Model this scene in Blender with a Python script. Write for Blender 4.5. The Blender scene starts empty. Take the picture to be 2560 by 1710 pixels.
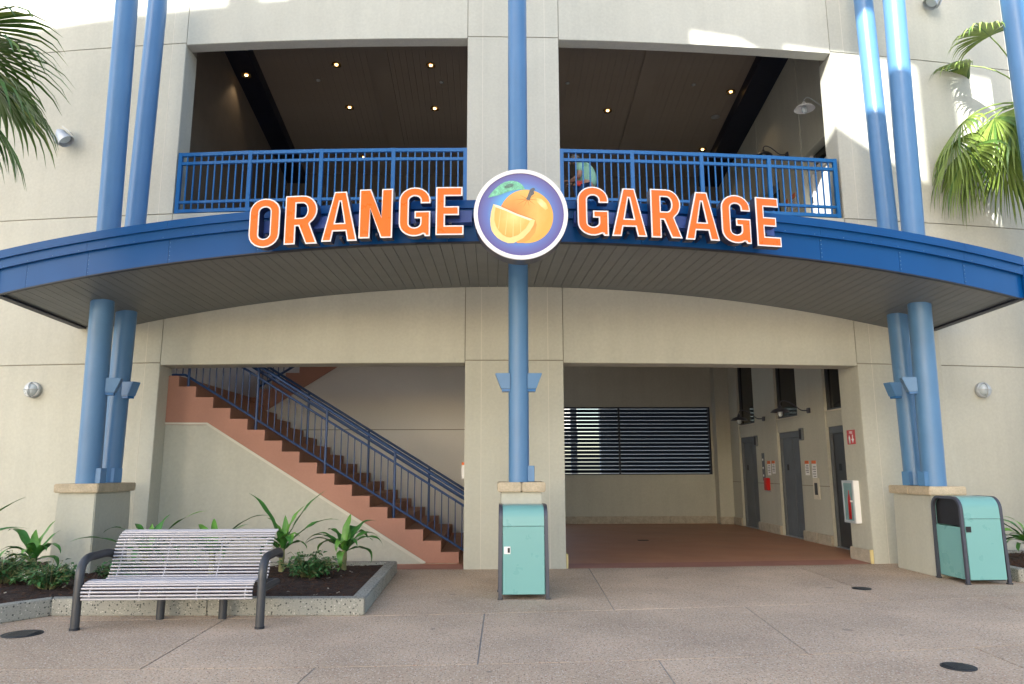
import bpy, bmesh, math, random
from mathutils import Vector, Matrix
from mathutils.geometry import tessellate_polygon
R = math.radians
rnd = random.Random(7)
SC = bpy.context.scene
COL = SC.collection

# ------------------------------------------------------------------ camera, sky, sun
def cam_axes(yaw, pitch, roll):
    f = Vector((math.sin(yaw)*math.cos(pitch), math.cos(yaw)*math.cos(pitch), math.sin(pitch)))
    r = Vector((math.cos(yaw), -math.sin(yaw), 0)); u = r.cross(f)
    c, s = math.cos(roll), math.sin(roll)
    return c*r+s*u, -s*r+c*u, f
cd = bpy.data.cameras.new('camera'); cam = bpy.data.objects.new('camera', cd); COL.objects.link(cam)
r_, u_, f_ = cam_axes(.0288, .1744, -.0029)
M = Matrix((r_, u_, -f_)).transposed().to_4x4(); M.translation = Vector((-.3825, -11.354, 1.5))
cam.matrix_world = M
cd.sensor_width = 36; cd.sensor_fit = 'HORIZONTAL'; cd.lens = 1799.5/2560*36
cd.clip_start = .05; cd.clip_end = 600
SC.camera = cam

SUN_AZ, SUN_EL = 30, 28          # sun stands to the left behind the camera
a, e = R(SUN_AZ), R(SUN_EL)
SUN_DIR = Vector((-math.sin(a)*math.cos(e), -math.cos(a)*math.cos(e), math.sin(e)))
W = bpy.data.worlds.new('World'); SC.world = W; W.use_nodes = True
nt = W.node_tree; bg = nt.nodes['Background']
sky = nt.nodes.new('ShaderNodeTexSky'); sky.sky_type = 'NISHITA'; sky.sun_disc = False
sky.sun_elevation = R(SUN_EL); sky.sun_rotation = math.atan2(SUN_DIR.x, SUN_DIR.y)
sky.air_density = 1.0; sky.dust_density = 2.0; sky.ozone_density = 1.0
nt.links.new(sky.outputs[0], bg.inputs[0]); bg.inputs[1].default_value = .15
sl = bpy.data.lights.new('sun', 'SUN'); sl.energy = 5.0; sl.angle = R(.35); sl.color = (1, .975, .93)
so = bpy.data.objects.new('sun', sl); COL.objects.link(so)
so.rotation_euler = (-SUN_DIR).to_track_quat('-Z', 'Y').to_euler()
so.location = SUN_DIR*60
vs = SC.view_settings; vs.view_transform = 'Standard'; vs.look = 'None'; vs.gamma = 1; vs.use_curve_mapping = False
vs.exposure = 1.58
SC.cycles.max_bounces = 14; SC.cycles.diffuse_bounces = 8; SC.cycles.glossy_bounces = 5
SC.cycles.use_denoising = True
SC.cycles.sample_clamp_indirect = 6

# ------------------------------------------------------------------ materials
def mat(name, col, rough=.6, metal=0, var=.12, scale=3, fine=0, fscale=60, bump=0, bscale=80, spec=.5,
        streak=0, emit=None, coat=0, speck=None, bdist=.02, objvar=0):
    m = bpy.data.materials.new(name); m.use_nodes = True
    n = m.node_tree.nodes; l = m.node_tree.links; b = n['Principled BSDF']
    b.inputs['Roughness'].default_value = rough; b.inputs['Metallic'].default_value = metal
    b.inputs['Specular IOR Level'].default_value = spec
    if coat: b.inputs['Coat Weight'].default_value = coat; b.inputs['Coat Roughness'].default_value = .15
    tc = n.new('ShaderNodeTexCoord')
    def noise(sc, det=4, sx=1, sy=1, sz=1, rough_=.55):
        mp = n.new('ShaderNodeMapping'); mp.inputs['Scale'].default_value = (sx, sy, sz)
        l.new(tc.outputs['Object'], mp.inputs[0])
        t = n.new('ShaderNodeTexNoise'); t.inputs['Scale'].default_value = sc; t.inputs['Detail'].default_value = det
        t.inputs['Roughness'].default_value = rough_
        l.new(mp.outputs[0], t.inputs['Vector']); return t.outputs['Fac']
    def mul(colsock, fac, lo, hi, f0=.3, f1=.7):
        rmp = n.new('ShaderNodeMapRange'); rmp.inputs[1].default_value = f0; rmp.inputs[2].default_value = f1
        rmp.inputs[3].default_value = lo; rmp.inputs[4].default_value = hi
        l.new(fac, rmp.inputs[0])
        mx = n.new('ShaderNodeVectorMath'); mx.operation = 'SCALE'
        l.new(colsock, mx.inputs[0]); l.new(rmp.outputs[0], mx.inputs['Scale']); return mx.outputs[0]
    rgb = n.new('ShaderNodeRGB'); rgb.outputs[0].default_value = (*col, 1); c = rgb.outputs[0]
    if var: c = mul(c, noise(scale, 5), 1-var, 1+var*.7)
    if fine: c = mul(c, noise(fscale, 3), 1-fine, 1+fine)
    if objvar:
        oi = n.new('ShaderNodeObjectInfo'); c = mul(c, oi.outputs['Random'], 1-objvar, 1+objvar, 0, 1)
    if streak: c = mul(c, noise(2.2, 5, 2.2, 2.2, .16), 1-streak, 1.02, .32, .6)
    if speck:
        for (scol, sscale, th, w) in speck:
            v = n.new('ShaderNodeTexVoronoi'); v.inputs['Scale'].default_value = sscale
            l.new(tc.outputs['Object'], v.inputs['Vector'])
            # random per cell: only some cells carry a chip
            sep = n.new('ShaderNodeSeparateColor'); l.new(v.outputs['Color'], sep.inputs[0])
            g1 = n.new('ShaderNodeMath'); g1.operation = 'LESS_THAN'; l.new(sep.outputs[0], g1.inputs[0]); g1.inputs[1].default_value = w
            g2 = n.new('ShaderNodeMath'); g2.operation = 'LESS_THAN'; l.new(v.outputs['Distance'], g2.inputs[0]); g2.inputs[1].default_value = th
            g3 = n.new('ShaderNodeMath'); g3.operation = 'MULTIPLY'; l.new(g1.outputs[0], g3.inputs[0]); l.new(g2.outputs[0], g3.inputs[1])
            mx = n.new('ShaderNodeMix'); mx.data_type = 'RGBA'; l.new(g3.outputs[0], mx.inputs['Factor'])
            l.new(c, mx.inputs[6]); mx.inputs[7].default_value = (*scol, 1); c = mx.outputs[2]
    l.new(c, b.inputs['Base Color'])
    if bump:
        bp = n.new('ShaderNodeBump'); bp.inputs['Strength'].default_value = bump; bp.inputs['Distance'].default_value = bdist
        l.new(noise(bscale, 4), bp.inputs['Height']); l.new(bp.outputs[0], b.inputs['Normal'])
    if rough < .7 and not emit:
        rr = n.new('ShaderNodeMapRange'); rr.inputs[3].default_value = max(.03, rough-.07); rr.inputs[4].default_value = rough+.09
        l.new(noise(scale*2.3, 4), rr.inputs[0]); l.new(rr.outputs[0], b.inputs['Roughness'])
    if emit:
        b.inputs['Emission Color'].default_value = (*emit[0], 1); b.inputs['Emission Strength'].default_value = emit[1]
    return m

m_wall = mat('beige_stucco', (.50, .498, .425), .85, var=.08, scale=.5, fine=.045, fscale=24, bump=.3, bscale=120, streak=.03, bdist=.007, objvar=.025)
m_well = mat('white_well_paint', (.76, .75, .73), .8, var=.05, scale=.6, fine=.03, bump=.2, bscale=140, bdist=.005)
m_groove = mat('reveal_joint', (.27, .25, .20), .9, var=.05)
m_caulk = mat('joint_caulk', (.60, .58, .50), .7, var=.05)
m_blue = mat('sky_blue_paint', (.085, .21, .40), .34, var=.06, scale=2, fine=.02, bump=.04, bscale=90, spec=.5)
m_rail = mat('royal_blue_paint', (.010, .13, .36), .32, var=.05, scale=2)
m_fascia = mat('navy_blue_metal', (.0015, .068, .245), .34, var=.08, scale=1.2, spec=.28)
m_soffit = mat('grey_soffit', (.160, .172, .175), .5, var=.08, scale=1.5)
m_stairrail = mat('dark_blue_rail', (.006, .042, .15), .35, var=.05)
m_dark = mat('navy_black', (.010, .014, .03), .5, var=.1)
m_beam = mat('navy_beam', (.008, .012, .03), .5, var=.08)
m_ceilp = mat('dark_ceiling', (.29, .25, .21), .6, var=.10, scale=.6)
m_stone = mat('tan_cast_stone', (.50, .42, .30), .8, var=.16, scale=7, fine=.12, fscale=50, bump=.5, bscale=60, bdist=.01)
m_stoneb = mat('pale_cast_stone', (.44, .39, .31), .8, var=.18, scale=9, fine=.12, fscale=50, bump=.5, bscale=60, bdist=.01)
m_pave = mat('exposed_aggregate', (.54, .405, .29), .85, var=.21, scale=.8, fine=.20, fscale=42, bump=.8, bscale=70, bdist=.010,
             speck=[((.17, .125, .095), 66, .38, .20), ((.68, .60, .50), 58, .38, .22), ((.42, .21, .14), 50, .34, .10), ((.28, .22, .17), 2.1, .055, .40), ((.36, .28, .21), 1.1, .06, .35)], streak=0, objvar=.06)
m_joint = mat('joint_filler', (.33, .31, .28), .9, var=.1)
m_lobby = mat('terracotta_floor', (.52, .25, .14), .5, var=.10, scale=.9, fine=.08, fscale=90)
m_border = mat('terracotta_border', (.42, .19, .14), .6, var=.10, scale=1.5, fine=.08)
m_string = mat('salmon_stringer', (.40, .20, .145), .75, var=.10, scale=1.3, fine=.03, fscale=30)
m_tread = mat('rust_brown_step', (.33, .15, .09), .7, var=.14, scale=2, fine=.05)
m_terr = mat('terrazzo_curb', (.30, .30, .265), .7, var=.10, scale=3, fine=.12, fscale=70, bump=.35, bscale=70, bdist=.008,
             speck=[((.06, .065, .06), 34, .30, .38), ((.12, .13, .12), 55, .32, .30), ((.52, .50, .45), 45, .3, .2)])
m_mulch = mat('mulch', (.045, .022, .014), .95, var=.4, scale=9, fine=.45, fscale=70, bump=1, bscale=55, bdist=.03)
m_mulch2 = mat('mulch_chip', (.075, .036, .02), .95, var=.4, scale=12)
m_mint = mat('mint_paint', (.175, .40, .39), .28, var=.03, scale=1.5)
m_steel_d = mat('dark_grey_metal', (.062, .066, .074), .40, metal=.35, var=.1, scale=5)
m_frame = mat('slate_metal', (.075, .08, .105), .38, metal=.4, var=.1, scale=5)
m_rod = mat('silver_powder_coat', (.46, .455, .495), .36, metal=.25, var=.05, scale=4)
m_black = mat('black_plastic', (.010, .009, .012), .5, var=.1)
m_white = mat('white_enamel', (.80, .80, .80), .35, var=.03)
m_cream = mat('cream_plastic', (.62, .58, .48), .45, var=.04)
m_glass = mat('lamp_glass', (.55, .62, .66), .12, var=.04, spec=.8)
m_galv = mat('galvanised_grey', (.48, .51, .53), .42, metal=.4, var=.10, scale=6)
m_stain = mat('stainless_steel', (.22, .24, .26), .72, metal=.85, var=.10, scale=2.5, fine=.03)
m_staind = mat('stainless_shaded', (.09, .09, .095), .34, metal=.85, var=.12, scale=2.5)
m_orange = mat('orange_acrylic', (.88, .155, .010), .28, var=.03, scale=3, spec=.5)
m_lwhite = mat('letter_white', (.82, .82, .85), .35, var=.02)
m_lret = mat('letter_return', (.012, .018, .06), .3, var=.08)
m_race = mat('raceway_blue', (.05, .10, .36), .3, var=.05)
m_red = mat('alarm_red', (.50, .012, .012), .35, var=.05)
m_iron = mat('cast_iron', (.035, .04, .045), .55, metal=.5, var=.3, scale=25, bump=.5, bscale=90, bdist=.01)
m_dglass = mat('dark_glazing', (.008, .008, .010), .06, var=.1, spec=.8)
m_pglass = mat('cabinet_glazing', (.20, .34, .36), .08, var=.1, spec=.7)
m_notice = mat('notice_orange', (.75, .16, .03), .5, var=.03)
m_print = mat('print_grey', (.22, .22, .23), .6, var=.05)
m_leaf = mat('strap_leaf', (.060, .21, .040), .38, var=.25, scale=6, fine=.08, fscale=40)
m_leaf2 = mat('strap_leaf_young', (.13, .32, .05), .38, var=.25, scale=6)
m_trunk = mat('leaf_base_stem', (.27, .27, .12), .7, var=.3, scale=12)
m_shrub = mat('shrub_leaf', (.05, .155, .045), .45, var=.35, scale=5)
m_shrub2 = mat('shrub_leaf_pale', (.10, .22, .07), .45, var=.35, scale=5)
m_flower = mat('white_petal', (.80, .80, .76), .6, var=.03)
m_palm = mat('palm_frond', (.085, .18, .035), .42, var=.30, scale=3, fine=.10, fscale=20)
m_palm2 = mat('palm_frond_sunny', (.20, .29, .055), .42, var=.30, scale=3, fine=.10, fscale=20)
m_ptrunk = mat('palm_trunk', (.20, .16, .11), .9, var=.3, scale=6, bump=.8, bscale=12, bdist=.05)
m_skin = mat('skin', (.52, .27, .18), .5, var=.06)
m_polo = mat('mint_polo', (.36, .66, .48), .85, var=.05, bump=.3, bscale=30)
m_jeans = mat('blue_denim', (.035, .075, .20), .9, var=.18, scale=12)
m_hair = mat('grey_hair', (.20, .18, .16), .8, var=.2)
m_lampbulb = mat('lit_bulb', (1, .8, .5), .5, emit=((1, .60, .24), 3.0))
m_lampring = mat('reflector_brass', (.60, .42, .20), .25, metal=.9)
m_plain = mat('plain_stucco', (.56, .53, .46), .9, var=.1, scale=.4)
m_ground = mat('plaza_paving', (.33, .325, .30), .9, var=.15, scale=.4, fine=.2, fscale=60)
m_hedge = mat('far_hedge', (.05, .10, .035), .9, var=.4, scale=3)

# ------------------------------------------------------------------ mesh builder
class MB:
    def __init__(s): s.v = []; s.f = []; s.sm = []; s.mi = []; s.cur = 0
    def add(s, vs_, fs, smooth=False):
        o = len(s.v); s.v += [Vector(p) for p in vs_]
        for f in fs: s.f.append([i+o for i in f]); s.sm.append(smooth); s.mi.append(s.cur)
        return s
    def hexa(s, p, smooth=False):      # 8 points: bottom 4 ccw, top 4 ccw
        return s.add(p, [(3, 2, 1, 0), (4, 5, 6, 7), (0, 1, 5, 4), (1, 2, 6, 5), (2, 3, 7, 6), (3, 0, 4, 7)], smooth)
    def box(s, x0, x1, y0, y1, z0, z1):
        return s.hexa([(x0, y0, z0), (x1, y0, z0), (x1, y1, z0), (x0, y1, z0), (x0, y0, z1), (x1, y0, z1), (x1, y1, z1), (x0, y1, z1)])
    def bar(s, p, q, w, h=None, up=(0, 0, 1)):   # rectangular bar p->q, w across, h along up
        p, q = Vector(p), Vector(q); h = h or w
        d = (q-p).normalized(); up = Vector(up)
        if abs(d.dot(up)) > .98: up = Vector((0, 1, 0))
        sd = d.cross(up).normalized()*w/2; u = sd.cross(d).normalized()*h/2
        return s.hexa([p-sd-u, p+sd-u, q+sd-u, q-sd-u, p-sd+u, p+sd+u, q+sd+u, q-sd+u])
    def tube(s, pts, r, n=12, cap=True):
        pts = [Vector(p) for p in pts]; rs = r if isinstance(r, (list, tuple)) else [r]*len(pts)
        rings = []; prev = None
        for i, p in enumerate(pts):
            d = (pts[min(i+1, len(pts)-1)]-pts[max(i-1, 0)]).normalized()
            if prev is None:
                a_ = Vector((0, 0, 1)) if abs(d.z) < .9 else Vector((1, 0, 0))
                x = d.cross(a_).normalized()
            else: x = (prev-d*prev.dot(d)).normalized()
            prev = x; y = d.cross(x)
            rings.append([p+(x*math.cos(2*math.pi*k/n)+y*math.sin(2*math.pi*k/n))*rs[i] for k in range(n)])
        vs_ = [q for rg in rings for q in rg]; fs = []
        for i in range(len(pts)-1):
            for k in range(n):
                k2 = (k+1) % n; fs.append((i*n+k, i*n+k2, (i+1)*n+k2, (i+1)*n+k))
        s.add(vs_, fs, True)
        if cap:
            s.add(rings[0], [tuple(range(n-1, -1, -1))]); s.add(rings[-1], [tuple(range(n))])
        return s
    def lathe(s, prof, n=24, org=(0, 0, 0), axis='z', smooth=True):
        o = Vector(org); vs_ = []
        for (r, h) in prof:
            for k in range(n):
                t = 2*math.pi*k/n; x, y = r*math.cos(t), r*math.sin(t)
                p = {'z': (x, y, h), 'y': (x, h, -y), 'x': (h, x, y)}[axis]
                vs_.append(o+Vector(p))
        fs = []
        for i in range(len(prof)-1):
            for k in range(n):
                k2 = (k+1) % n; fs.append((i*n+k, i*n+k2, (i+1)*n+k2, (i+1)*n+k))
        return s.add(vs_, fs, smooth)
    def prism(s, loops, fr, to):       # loops: list of 2D loops (outer ccw, holes cw); fr/to map (u,v)->3D front and back
        flat = [p for lp in loops for p in lp]
        tris = tessellate_polygon([[Vector((p[0], p[1], 0)) for p in lp] for lp in loops])
        n = len(flat)
        vs_ = [fr(*p) for p in flat]+[to(*p) for p in flat]
        fs = []
        for t in tris:
            (x1, y1), (x2, y2), (x3, y3) = flat[t[0]], flat[t[1]], flat[t[2]]
            if (x2-x1)*(y3-y1)-(x3-x1)*(y2-y1) < 0: t = (t[0], t[2], t[1])
            fs.append(tuple(t)); fs.append((t[2]+n, t[1]+n, t[0]+n))
        o = 0
        for lp in loops:
            m = len(lp)
            for i in range(m):
                j = (i+1) % m; fs.append((o+j, o+i, o+i+n, o+j+n))
            o += m
        return s.add(vs_, fs)
    def sheet(s, rows, smooth=False):  # grid of points
        nr, nc = len(rows), len(rows[0])
        return s.add([p for r in rows for p in r], [(i*nc+j, i*nc+j+1, (i+1)*nc+j+1, (i+1)*nc+j) for i in range(nr-1) for j in range(nc-1)], smooth)
    def build(s, name, m, parent=None, bevel=0):
        me = bpy.data.meshes.new(name)
        off = parent['_w'] if parent is not None and '_w' in parent else (0, 0, 0)
        off = Vector(off)
        me.from_pydata([tuple(p-off) for p in s.v], [], s.f)
        me.polygons.foreach_set('use_smooth', s.sm)
        ms = m if isinstance(m, (list, tuple)) else [m]
        for x in ms: me.materials.append(x)
        if len(ms) > 1: me.polygons.foreach_set('material_index', s.mi)
        bm = bmesh.new(); bm.from_mesh(me); bmesh.ops.recalc_face_normals(bm, faces=bm.faces)
        if bevel: bmesh.ops.bevel(bm, geom=[e_ for e_ in bm.edges if len(e_.link_faces) == 2 and e_.calc_face_angle(0) > .5], offset=bevel, segments=2, affect='EDGES', clamp_overlap=True)
        bm.to_mesh(me); bm.free()
        o = bpy.data.objects.new(name, me); COL.objects.link(o)
        if parent is not None: o.parent = parent
        if parent is not None and '_w' in parent: o['_w'] = parent['_w']
        return o
def tag(o, label, cat, group=None):
    o['label'] = label; o['category'] = cat
    if group: o['group'] = group
    return o
def thing(name, label, cat, loc=(0, 0, 0), group=None):
    o = bpy.data.objects.new(name, None); COL.objects.link(o); o.location = loc; o['_w'] = tuple(loc)
    o.empty_display_size = .2
    return tag(o, label, cat, group)
def structure(o): o['kind'] = 'structure'; return o
def stuff(o): o['kind'] = 'stuff'; return o
def copy_tree(o, loc=None, rotz=0, label=None, parent=None):
    c = o.copy(); COL.objects.link(c)
    if parent is not None: c.parent = parent
    if loc is not None: c.location = loc; c.rotation_euler = (0, 0, rotz)
    if label: c['label'] = label
    for ch in list(o.children): copy_tree(ch, parent=c)
    return c
def arc(cx, cy, rx, ry, a0, a1, n=10):
    return [(cx+rx*math.cos(R(a0+(a1-a0)*i/n)), cy+ry*math.sin(R(a0+(a1-a0)*i/n))) for i in range(n+1)]
def inset(lp, d):
    n = len(lp); out = []
    for i in range(n):
        p0, p1, p2 = Vector(lp[i-1]), Vector(lp[i]), Vector(lp[(i+1) % n])
        e1 = (p1-p0); e2 = (p2-p1)
        if e1.length < 1e-7 or e2.length < 1e-7: out.append(tuple(p1)); continue
        e1.normalize(); e2.normalize()
        n1 = Vector((-e1.y, e1.x)); n2 = Vector((-e2.y, e2.x))
        k = max(.35, 1+n1.dot(n2)); out.append(tuple(p1+d*(n1+n2)/k))
    return out

# ------------------------------------------------------------------ curves of the place
RW = 51.6
Yw = lambda x: x*x/(2*RW)                       # facade line in plan
Yf = lambda x: -3.04+1.4*(x/7.1)**2             # canopy front in plan
zb = lambda x: 4.2-.34*(x/7.1)**2               # canopy underside at the front
zw = lambda x: max(3.82, 4.41-.0148*x*x)        # canopy underside at the wall
zt = lambda x: 4.685-.245*(x/7.1)**2            # canopy top edge
def frange(a_, b_, step):
    n = max(1, int(math.ceil((b_-a_)/step-1e-6))); return [a_+(b_-a_)*i/n for i in range(n+1)]

# ------------------------------------------------------------------ ground
g = MB(); g.sheet([[(-160, -160, -.14), (160, -160, -.14)], [(-160, 160, -.14), (160, 160, -.14)]])
structure(g.build('ground', m_ground))
pv = bpy.data.objects.new('pavement', None); COL.objects.link(pv); structure(pv)
jb = MB(); jb.sheet([[(x, -22, -.006) for x in frange(-30, 30, 3)], [(x, Yw(min(abs(x), 14))+.02, -.006) for x in frange(-30, 30, 3)]])
structure(jb.build('joint_bed', m_joint, pv))
Y1 = lambda x: -3.46+.06*(x+1.7)+.0068*(x+1.7)**2 if x > -6 else -3.6
Y2 = lambda x: -5.42+.02*(x+1.5)+.011*(x+1.5)**2 if x > -8 else -5.1
Y0 = lambda x: Yw(x)+.02
Y3 = lambda x: -7.4; Y4 = lambda x: -10.5; Y5 = lambda x: -14.; Y6 = lambda x: -20.
def slab(xa, xb, fa, fb, sk0=0, sk1=0):   # fa far edge, fb near edge
    gp = .007; m = MB(); xs = frange(0, 1, .12)
    far = []; near = []
    for t in xs:
        xf = xa[0]+gp+(xb[0]-xa[0]-2*gp)*t; xn = xa[1]+gp+(xb[1]-xa[1]-2*gp)*t
        far.append((xf, fa(xf)-gp)); near.append((xn, fb(xn)+gp))
    lp = near+far[::-1]
    m.prism([lp], lambda u, v: (u, v, 0), lambda u, v: (u, v, -.10))
    structure(m.build('paving_slab', m_pave, pv))
for row, (fa, fb, xs) in enumerate([
        (Y0, Y1, [(-14, -14), (-8.0, -8.0), (-5.3, -5.25), (1.108, .945), (4.35, 4.2), (7.6, 7.3), (11, 10.6), (14, 14)]),
        (Y1, Y2, [(-14, -14), (-8.3, -8.3), (-5.72, -5.72), (-3.09, -3.06), (-.45, -.486), (2.413, 2.22), (5.3, 5.05), (8.2, 7.9), (11, 10.7), (14, 14)]),
        (Y2, Y3, [(-14, -14), (-9.8, -9.9), (-7.1, -7.2), (-4.4, -4.5), (-1.73, -1.86), (.95, .85), (3.7, 3.55), (6.4, 6.2), (9.2, 9), (14, 14)]),
        (Y3, Y4, [(-14, -14), (-9, -9), (-4.6, -4.6), (-1, -1), (2.6, 2.6), (6, 6), (14, 14)]),
        (Y4, Y5, [(-14, -14), (-6, -6), (0, 0), (6, 6), (14, 14)]),
        (Y5, Y6, [(-14, -14), (-5, -5), (5, 5), (14, 14)])]):
    for a_, b_ in zip(xs[:-1], xs[1:]): slab(a_, b_, fa, fb)

# ------------------------------------------------------------------ the garage building
BL = thing('garage_building', 'beige stucco two storey garage with curved front, wide openings and recessed joints', 'building')
UP0, UP1, LO1 = 5.73, 8.835, 3.17          # sill and head of the upper openings, head of the lower ones
OPL = (-5.74, -.80); OPR = (.76, 5.69)
TOP = 13.5
def wallchunk(mb, x0, x1, z0, z1, y0, y1):   # follows the facade curve, y offsets from it
    xs = frange(x0, x1, .8)
    lp = [(x, Yw(x)+y0) for x in xs]+[(x, Yw(x)+y1) for x in xs[::-1]]
    mb.prism([lp], lambda u, v: (u, v, z0), lambda u, v: (u, v, z1))
SK = .018
core = MB()
for (x0, x1, z0, z1, d) in [(-14, -5.741, -.1, TOP, .45), (-.799, .759, -.1, TOP, .45), (5.691, 14, -.1, TOP, .45),
                            (-5.741, -.799, LO1, 5.725, .40), (.759, 5.691, LO1, 5.725, .40),
                            (-5.741, -.799, UP1+.001, TOP, .235), (.759, 5.691, UP1+.001, TOP, .235)]:
    wallchunk(core, x0, x1, z0, z1, SK+.001, d)
core.build('wall', m_groove, BL)
# reveals of the openings are stucco too: thin linings on the core
def lining(x, sgn, z0, z1, d):
    lin = MB(); lin.box(min(x, x+sgn*.004), max(x, x+sgn*.004), Yw(x)+SK+.0005, Yw(x)+d+.003, z0, z1); lin.build('opening_lining', m_wall, BL)
for x, sg in ((-5.741, 1), (-.799, -1), (.759, 1), (5.691, -1)):
    lining(x, sg, 0, LO1-.004, .45); lining(x, sg, 5.727, UP1-.004, .45)
for (x0, x1) in (OPL, OPR):
    for (za, zc, dd) in ((LO1-.004, LO1-.0005, .402), (UP1-.004, UP1, .237), (5.7255, 5.729, .402)):
        lin = MB(); wallchunk(lin, x0+.004, x1-.004, za, zc, SK+.0005, dd); lin.build('opening_lining', m_wall, BL)
def panel(x0, x1, z0, z1, gl=.007, gr=.007, gb=.008, gt=.008):
    m = MB(); wallchunk(m, x0+gl, x1-gr, z0+gb, z1-gt, 0, SK)
    m.build('wall_panel', m_wall, BL)
rows = [(-.02, 3.205), (3.205, 5.728), (5.728, 8.865), (8.865, TOP)]
XL = [-14, -9.9, -5.985]; XR = [5.945, 9.9, 14]
t_ = .0025
for z0, z1 in rows:
    for xs in (XL, XR):
        for i in range(len(xs)-1):
            panel(xs[i], xs[i+1], z0, z1, gl=t_ if xs[i] == 5.945 else .007, gr=t_ if xs[i+1] == -5.985 else .007)
    panel(-5.985, -5.741, z0, z1, gl=t_, gr=.0)
    panel(5.691, 5.945, z0, z1, gl=0, gr=t_)
    panel(-.799, -.545, z0, z1, gl=0, gr=t_); panel(-.545, .52, z0, z1, gl=t_, gr=t_); panel(.52, .759, z0, z1, gl=t_, gr=0)
for (x0, x1) in ((-5.741, -.799), (.759, 5.691)):
    panel(x0, x1, LO1, 5.728, gl=.012, gr=.012, gb=0, gt=0); panel(x0, x1, UP1, TOP, gl=.012, gr=.012, gb=0)
for x in (-5.985, -.545, .52, 5.945):
    for z0, z1 in rows:
        caulk = MB(); wallchunk(caulk, x-.006, x+.006, z0+.01, z1-.01, -.002, SK+.003); caulk.build('joint_seal', m_caulk, BL)

# floors, interior walls
fl = MB(); xs = frange(-14, 14, .7)
fl.sheet([[(x, Yw(x)+.02, 0) for x in xs], [(x, 9.6, 0) for x in xs]])
fl.build('floor', m_lobby, BL)
bd = MB(); xs = frange(.765, 5.685, .5)
bd.sheet([[(x, Yw(x)+.021, .004) for x in xs], [(x, Yw(x)+.56, .004) for x in xs]]); xs = frange(-5.7, -.805, .5)
bd.sheet([[(x, Yw(x)+.021, .004) for x in xs], [(x, Yw(x)+.56, .004) for x in xs]])
bd.build('floor_border', m_border, BL)
sl2 = MB(); sl2.box(-6.7, 6.7, .56, 9.3, 5.42, 5.72); sl2.build('floor', m_ceilp, BL)
MB().box(-.55, 6.6, .47, 9.2, 5.40, 5.419).build('lobby_ceiling', m_ceilp, BL)
MB().box(-6.6, -.65, .47, 7.29, 5.40, 5.419).build('stairwell_bounce_ceiling', m_well, BL)  # unseen white plate added to bounce light into the stairwell
MB().box(-6.24, 6.24, .47, 8.39, 5.7205, 5.7225).build('bounce_floor', m_ground, BL)  # hidden pale sheet added to bounce light up onto the ceiling
BY = 8.93
bw = MB()                                         # lobby back wall with the louvre opening
for b_ in ((1.18, 1.3, 0, 5.42), (5.80, 6.9, 0, 5.42), (1.3, 5.80, 0, 1.33), (1.3, 5.80, 3.21, 5.42)):
    bw.box(b_[0], b_[1], BY, BY+.3, b_[2], b_[3])
bw.box(5.86, 6.27, BY-.34, BY-.001, 0, 5.42)
bw.build('back_wall', m_wall, BL)
dv = MB(); dv.box(-.62, .58, .46, 4.62, 0, 5.42); dv.build('dividing_wall', m_wall, BL)
sw = MB()
sw.box(-6.7, -6.2, .46, 9.3, 0, 3.72); sw.box(-6.7, -6.2, .46, 1.0, 3.721, 5.42); sw.box(-6.7, -6.2, 4.25, 9.3, 3.721, 4.6)
sw.box(-6.2, -3.5, 7.3, 7.6, 0, 4.15)
sw.build('stairwell_wall', m_well, BL)
# wall under the second flight, closing the well
uf = MB()
uf.prism([[(-6.2, 0), (-.62, 0), (-.62, 5.42), (-1.12, 5.42), (-5.6, 2.74), (-6.2, 2.60)]], lambda u, v: (u, 4.42, v), lambda u, v: (u, 4.62, v))
uf.build('stairwell_wall', m_well, BL)
grv = MB(); grv.box(-5, -.63, 4.413, 4.4195, 2.335, 2.352); grv.build('wall_groove', m_groove, BL)

# elevator wall: three recessed fronts
EX = 6.25
doors = [(1.68, 2.84), (4.12, 5.32), (6.70, 7.92)]
ew = MB()
prev = .46
blocks = []
for (a_, b_) in doors: blocks.append((prev, a_)); prev = b_
blocks.append((prev, BY))
for i, (a_, b_) in enumerate(blocks):
    if i == 0:
        ew.box(5.695, 7.2, a_, 1.0, 0, 5.42); ew.box(EX, 7.2, 1.001, b_, 0, 5.42)
    else: ew.box(EX, 7.2, a_, b_, 0, 5.42)
for (a_, b_) in doors:
    ew.box(EX+.03, 7.2, a_+.001, b_-.001, 2.30, 2.60)
    ew.box(EX+.62, 7.2, a_+.001, b_-.001, 0, 2.299)
    ew.box(EX+.62, 7.2, a_+.001, b_-.001, 2.601, 5.42)
ew.build('elevator_wall', m_wall, BL)
for (a_, b_) in doors:
    tr = MB(); tr.box(EX+.10, EX+.12, a_+.06, b_-.06, 2.66, 5.3); tr.build('transom_glass', m_dglass, BL)
    tf = MB(); tf.box(EX+.06, EX+.14, a_+.002, a_+.06, 2.605, 5.41); tf.box(EX+.06, EX+.14, b_-.06, b_-.002, 2.605, 5.41); tf.box(EX+.06, EX+.14, a_+.061, b_-.061, 2.605, 2.66)
    tf.build('transom_frame', m_steel_d, BL)
    cp = MB(); cp.box(EX+.0, EX+.055, a_+.02, b_-.02, 2.601, 2.622); cp.build('ledge_cap', m_cream, BL)
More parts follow.
